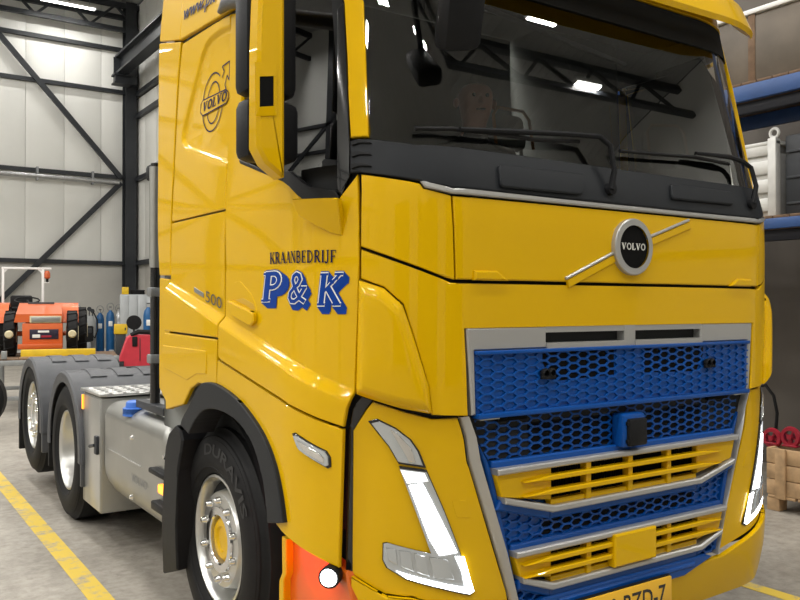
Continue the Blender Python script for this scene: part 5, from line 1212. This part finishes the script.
bcn = MB(); bcn.lathe([(0, .03), (.02, .05), (.10, .05), (.14, .03), (.145, 0)], 14, Matrix.Translation((TL(44.3), 1.38, Z(276))) @ Matrix.Rotation(R(-90), 4, 'Y')); bcn.build('beacon', 'beacon', rp); MB().tube([(TL(44.3), 1.38, Z(280)), (TL(44.3), 1.38, Z(275.5))], .022, 8).build('beacon_stem', 'rubber', rp); MB().bbox((TL(40), 1.36, Z(280.6)), (TL(46.5), 1.40, Z(279.6)), .003).build('beacon_bracket', 'white_paint', rp)
tag(tr, 'small orange tractor with white roll bar and amber beacon on a stand', 'tractor')
# black tyre at the left edge
p = at(-29, 390, 10.2); ty = MB().lathe([(-.11, .18), (-.12, .36), (-.09, .40), (.09, .40), (.12, .36), (.11, .18)], 28, Matrix.Translation((p.x, p.y, .40)) @ Matrix.Rotation(R(70), 4, 'Z')).build('loose_tyre', 'rubber'); tag(ty, 'black tyre standing at the left edge beside the tractor stand', 'tyre')
# gas cylinders
def cylinder(px, top, d, m, label, guard=True):
    p = at(px, 340, d); u = d / F_PX; zt = CAM_H - (top - 306.5)*u; c = empty('gas_cylinder', (p.x, p.y, 0), -R(12))
    ry = Matrix.Rotation(R(-90), 4, 'Y')
    MB().lathe([(0.0, 0), (.0, .10), (.02, .115), (zt - .18, .115), (zt - .06, .09), (zt, .04), (zt + .02, .035), (zt + .02, 0)], 18, ry).build('body', m, c)
    MB().tube([(0, 0, zt), (0, 0, zt + .10)], .025, 8).build('valve', 'galvanised', c); MB().lathe([(0, 0), (0, .04), (.02, .04), (.02, 0)], 10, Matrix.Translation((0, 0, zt + .10)) @ ry).build('hand_wheel', 'steel_dark', c)
    if guard:
        MB().tube([(.09*math.cos(a*math.pi/8), -.0, zt + .11 + .11*math.sin(a*math.pi/8)) for a in range(16)], .012, 6, True).build('valve_guard', 'steel_rail', c)
    MB().bbox((-.05, -.119, zt - .42), (.05, -.112, zt - .28), .002).build('paper_label', 'white_paint', c)
    tag(c, label, 'gas cylinder', 'gas cylinders by the end wall'); return c
cylinder(77.5, 313, 22.5, 'cyl_blue', 'blue gas cylinder closest to the orange tractor'); cylinder(100, 313.5, 23, 'cyl_blue', 'lighter capped blue gas cylinder right of the welding trolley'); cylinder(110.3, 311, 22.6, 'cyl_blue', 'tall blue gas cylinder in the middle of the row'); cylinder(118.7, 312, 23.6, 'galvanised', 'grey gas cylinder right of the tall blue one'); 
cylinder(148.2, 308, 19.5, 'cyl_blue', 'blue gas cylinder in front of the grey locker', False)
# welding trolley
d = 22.2; u = d / F_PX; p = at(87, 340, d); wt = empty('welding_trolley', (p.x, p.y, 0), -R(12)); ZB = lambda py: CAM_H - (py - 306.5)*u
MB().bbox((-.26, .22, .1), (.24, .26, ZB(315)), .01).build('back_panel', 'steel_rail', wt); MB().bbox((-.18, -.2, ZB(341)), (.16, .2, ZB(326)), .03).build('welder', 'rubber', wt); MB().bbox((-.14, -.215, ZB(333)), (.12, -.2, ZB(328)), .006).build('control_panel', 'steel_dark', wt)
MB().bbox((-.22, -.25, .12), (.20, .24, .18), .01).build('tray', 'steel_rail', wt); MB().bbox((-.12, -.18, .18), (.10, .16, ZB(342)), .02).build('cooler', 'steel_grey', wt)
for x in (-.22, .2): MB().lathe([(-.02, 0), (-.02, .12), (.02, .12), (.02, 0)], 14, Matrix.Translation((x, .1, .12))).build('wheel', 'rubber', wt)
for x, pz in ((-.1, 310), (.06, 309), (.14, 311)): MB().lathe([(-.03, 0), (-.03, .06), (.03, .06), (.03, 0)], 12, Matrix.Translation((x, .2, ZB(pz))) @ Matrix.Rotation(R(90), 4, 'Z')).build('pressure_gauge', 'steel_dark', wt); MB().tube([(x, .22, ZB(pz)), (x, .22, ZB(316))], .015, 6).build('gauge_stem', 'steel_dark', wt)
MB().tube([(.16, .1, ZB(312)), (.26, .0, ZB(320)), (.27, -.05, ZB(330)), (.2, -.1, ZB(338)), (.1, -.2, ZB(334))], .018, 6).build('torch_cable', 'rubber', wt)
tag(wt, 'black welding set on a trolley between the blue cylinders', 'welder')
# locker, red machine, bits
d = 22.0; u = d / F_PX; p = at(137, 330, d); lk = empty('grey_locker', (p.x, p.y, 0), -R(14)); hl_ = CAM_H - (294.5 - 306.5)*u
MB().bbox((-.44, 0, 0), (.48, .40, hl_), .01).build('carcass', 'locker_grey', lk)
for k in range(4): dd = MB().bbox((-.43 + k*.225, -.018, .06), (-.215 + k*.225, 0, hl_ - .03), .006).build('door', 'locker_grey', lk); MB().bbox((-.24 + k*.225, -.03, hl_*.5), (-.23 + k*.225, -.018, hl_*.5 + .1), .003).build('handle', 'steel_dark', dd)
tag(lk, 'grey steel locker with narrow doors by the corner column', 'locker')
for i, (x, w, h, mm, lb, nm) in enumerate(((-.30, .18, .20, 'safety_yellow', 'yellow tool case tilted on top of the grey locker', 'tool_case'), (.02, .40, .12, 'rubber', 'black bundle of hose on top of the grey locker', 'hose_bundle'), (.40, .14, .16, 'steel_dark', 'dark tin at the right end of the locker top', 'paint_tin'))):
    o = empty(nm, tuple(lk.matrix_basis @ Vector((x, .2, hl_))), -R(14))
    if nm == 'tool_case': MB().bbox((-w/2, -.12, 0), (w/2, .12, h), .02).build('case', mm, o); MB().tube([(-.05, 0, h), (-.04, 0, h+.04), (.04, 0, h+.04), (.05, 0, h)], .01, 6).build('handle', 'rubber', o)
    elif nm == 'hose_bundle':
        for k in range(3): MB().tube([(.17*math.cos(a*math.pi/10), .12*math.sin(a*math.pi/10), .025 + k*.04) for a in range(20)], .022, 6, True).build('coil', mm, o)
    else: MB().lathe([(0, 0), (0, w/2), (h, w/2), (h, 0)], 14, Matrix.Rotation(R(-90), 4, 'Y')).build('tin', mm, o); MB().tube([(-.06, 0, h*.9), (0, -.02, h + .06), (.06, 0, h*.9)], .006, 5).build('handle', 'galvanised', o)
    tag(o, lb, {'tool_case': 'case', 'hose_bundle': 'hose', 'paint_tin': 'tin'}[nm])
d = 17.0; u = d / F_PX; p = at(137, 350, d); rm = empty('red_machine', (p.x, p.y, 0), -R(14)); ZR = lambda py: CAM_H - (py - 306.5)*u; XRl = lambda px: (px - 137)*u
m = MB(); q_ = [(XRl(119), ZR(361)), (XRl(127), ZR(337)), (XRl(131), ZR(335)), (XRl(153), ZR(335)), (XRl(156), ZR(361)), (XRl(156), ZR(372)), (XRl(119), ZR(372))]
m.plate([(x, z) for x, z in q_], .5, .02, Matrix(((1, 0, 0, 0), (0, 0, -1, -.25), (0, 1, 0, 0), (0, 0, 0, 1)))); m.build('hood', 'red_shell', rm)
MB().bbox((XRl(139), -.262, ZR(360)), (XRl(139.8), -.248, ZR(338)), .002).build('seam', 'steel_dark', rm); MB().bbox((XRl(118), -.2, .25), (XRl(157), .3, ZR(371)), .02).build('chassis', 'steel_dark', rm)
for x in (XRl(122), XRl(153)):
    for y in (-.1, .2): MB().lathe([(-.05, 0), (-.05, .25), (.05, .25), (.05, 0)], 16, Matrix.Translation((x, y, .25))).build('wheel', 'rubber', rm)
MB().bbox((XRl(132), -.28, ZR(346)), (XRl(137), -.24, ZR(336)), .02).build('hose', 'rubber', rm); MB().tube([(XRl(131), -.2, ZR(335)), (XRl(138), -.22, ZR(331.5)), (XRl(148), -.2, ZR(332)), (XRl(155), -.2, ZR(334))], .05, 8).build('handle_pipe', 'rubber', rm)
tag(rm, 'red covered workshop machine standing behind the truck chassis', 'machine')
d = 18.5; u = d / F_PX; p = at(134, 322.5, d); fn_ = empty('round_fan', (p.x, p.y, 0), -R(14)); zf_ = CAM_H - (322.5 - 306.5)*u
MB().lathe([(-.05, 0), (-.06, .10), (-.05, .165), (.05, .165), (.06, 0)], 24, Matrix.Translation((0, 0, zf_)) @ Matrix.Rotation(R(90), 4, 'Z')).build('drum', 'rubber', fn_); MB().tube([(0, 0, 0.02), (0, 0, zf_ - .15)], .025, 8).build('stand', 'steel_dark', fn_); MB().lathe([(0, 0), (0, .2), (.03, .2), (.03, 0)], 16, Matrix.Rotation(R(-90), 4, 'Y')).build('foot', 'steel_dark', fn_)
tag(fn_, 'round black drum fan on a stand behind the red machine', 'fan')
d = 21.0; u = d / F_PX; p = at(120.5, 328, d); yb2 = empty('yellow_cabinet', (p.x, p.y, 0), -R(14)); MB().bbox((-.16, -.1, CAM_H - (334-306.5)*u), (.17, .2, CAM_H - (324-306.5)*u), .01).build('body', 'safety_yellow', yb2); MB().bbox((-.15, -.115, CAM_H - (333-306.5)*u), (.16, -.1, CAM_H - (325-306.5)*u), .006).build('door', 'safety_yellow', yb2); MB().bbox((-.12, -.06, 0), (.13, .16, CAM_H - (334-306.5)*u), .006).build('stand', 'steel_dark', yb2); MB().bbox((.10, -.13, .95), (.13, -.115, 1.02), .004).build('handle', 'steel_dark', yb2)
tag(yb2, 'small yellow cabinet on a stand next to the tall blue cylinder', 'cabinet')
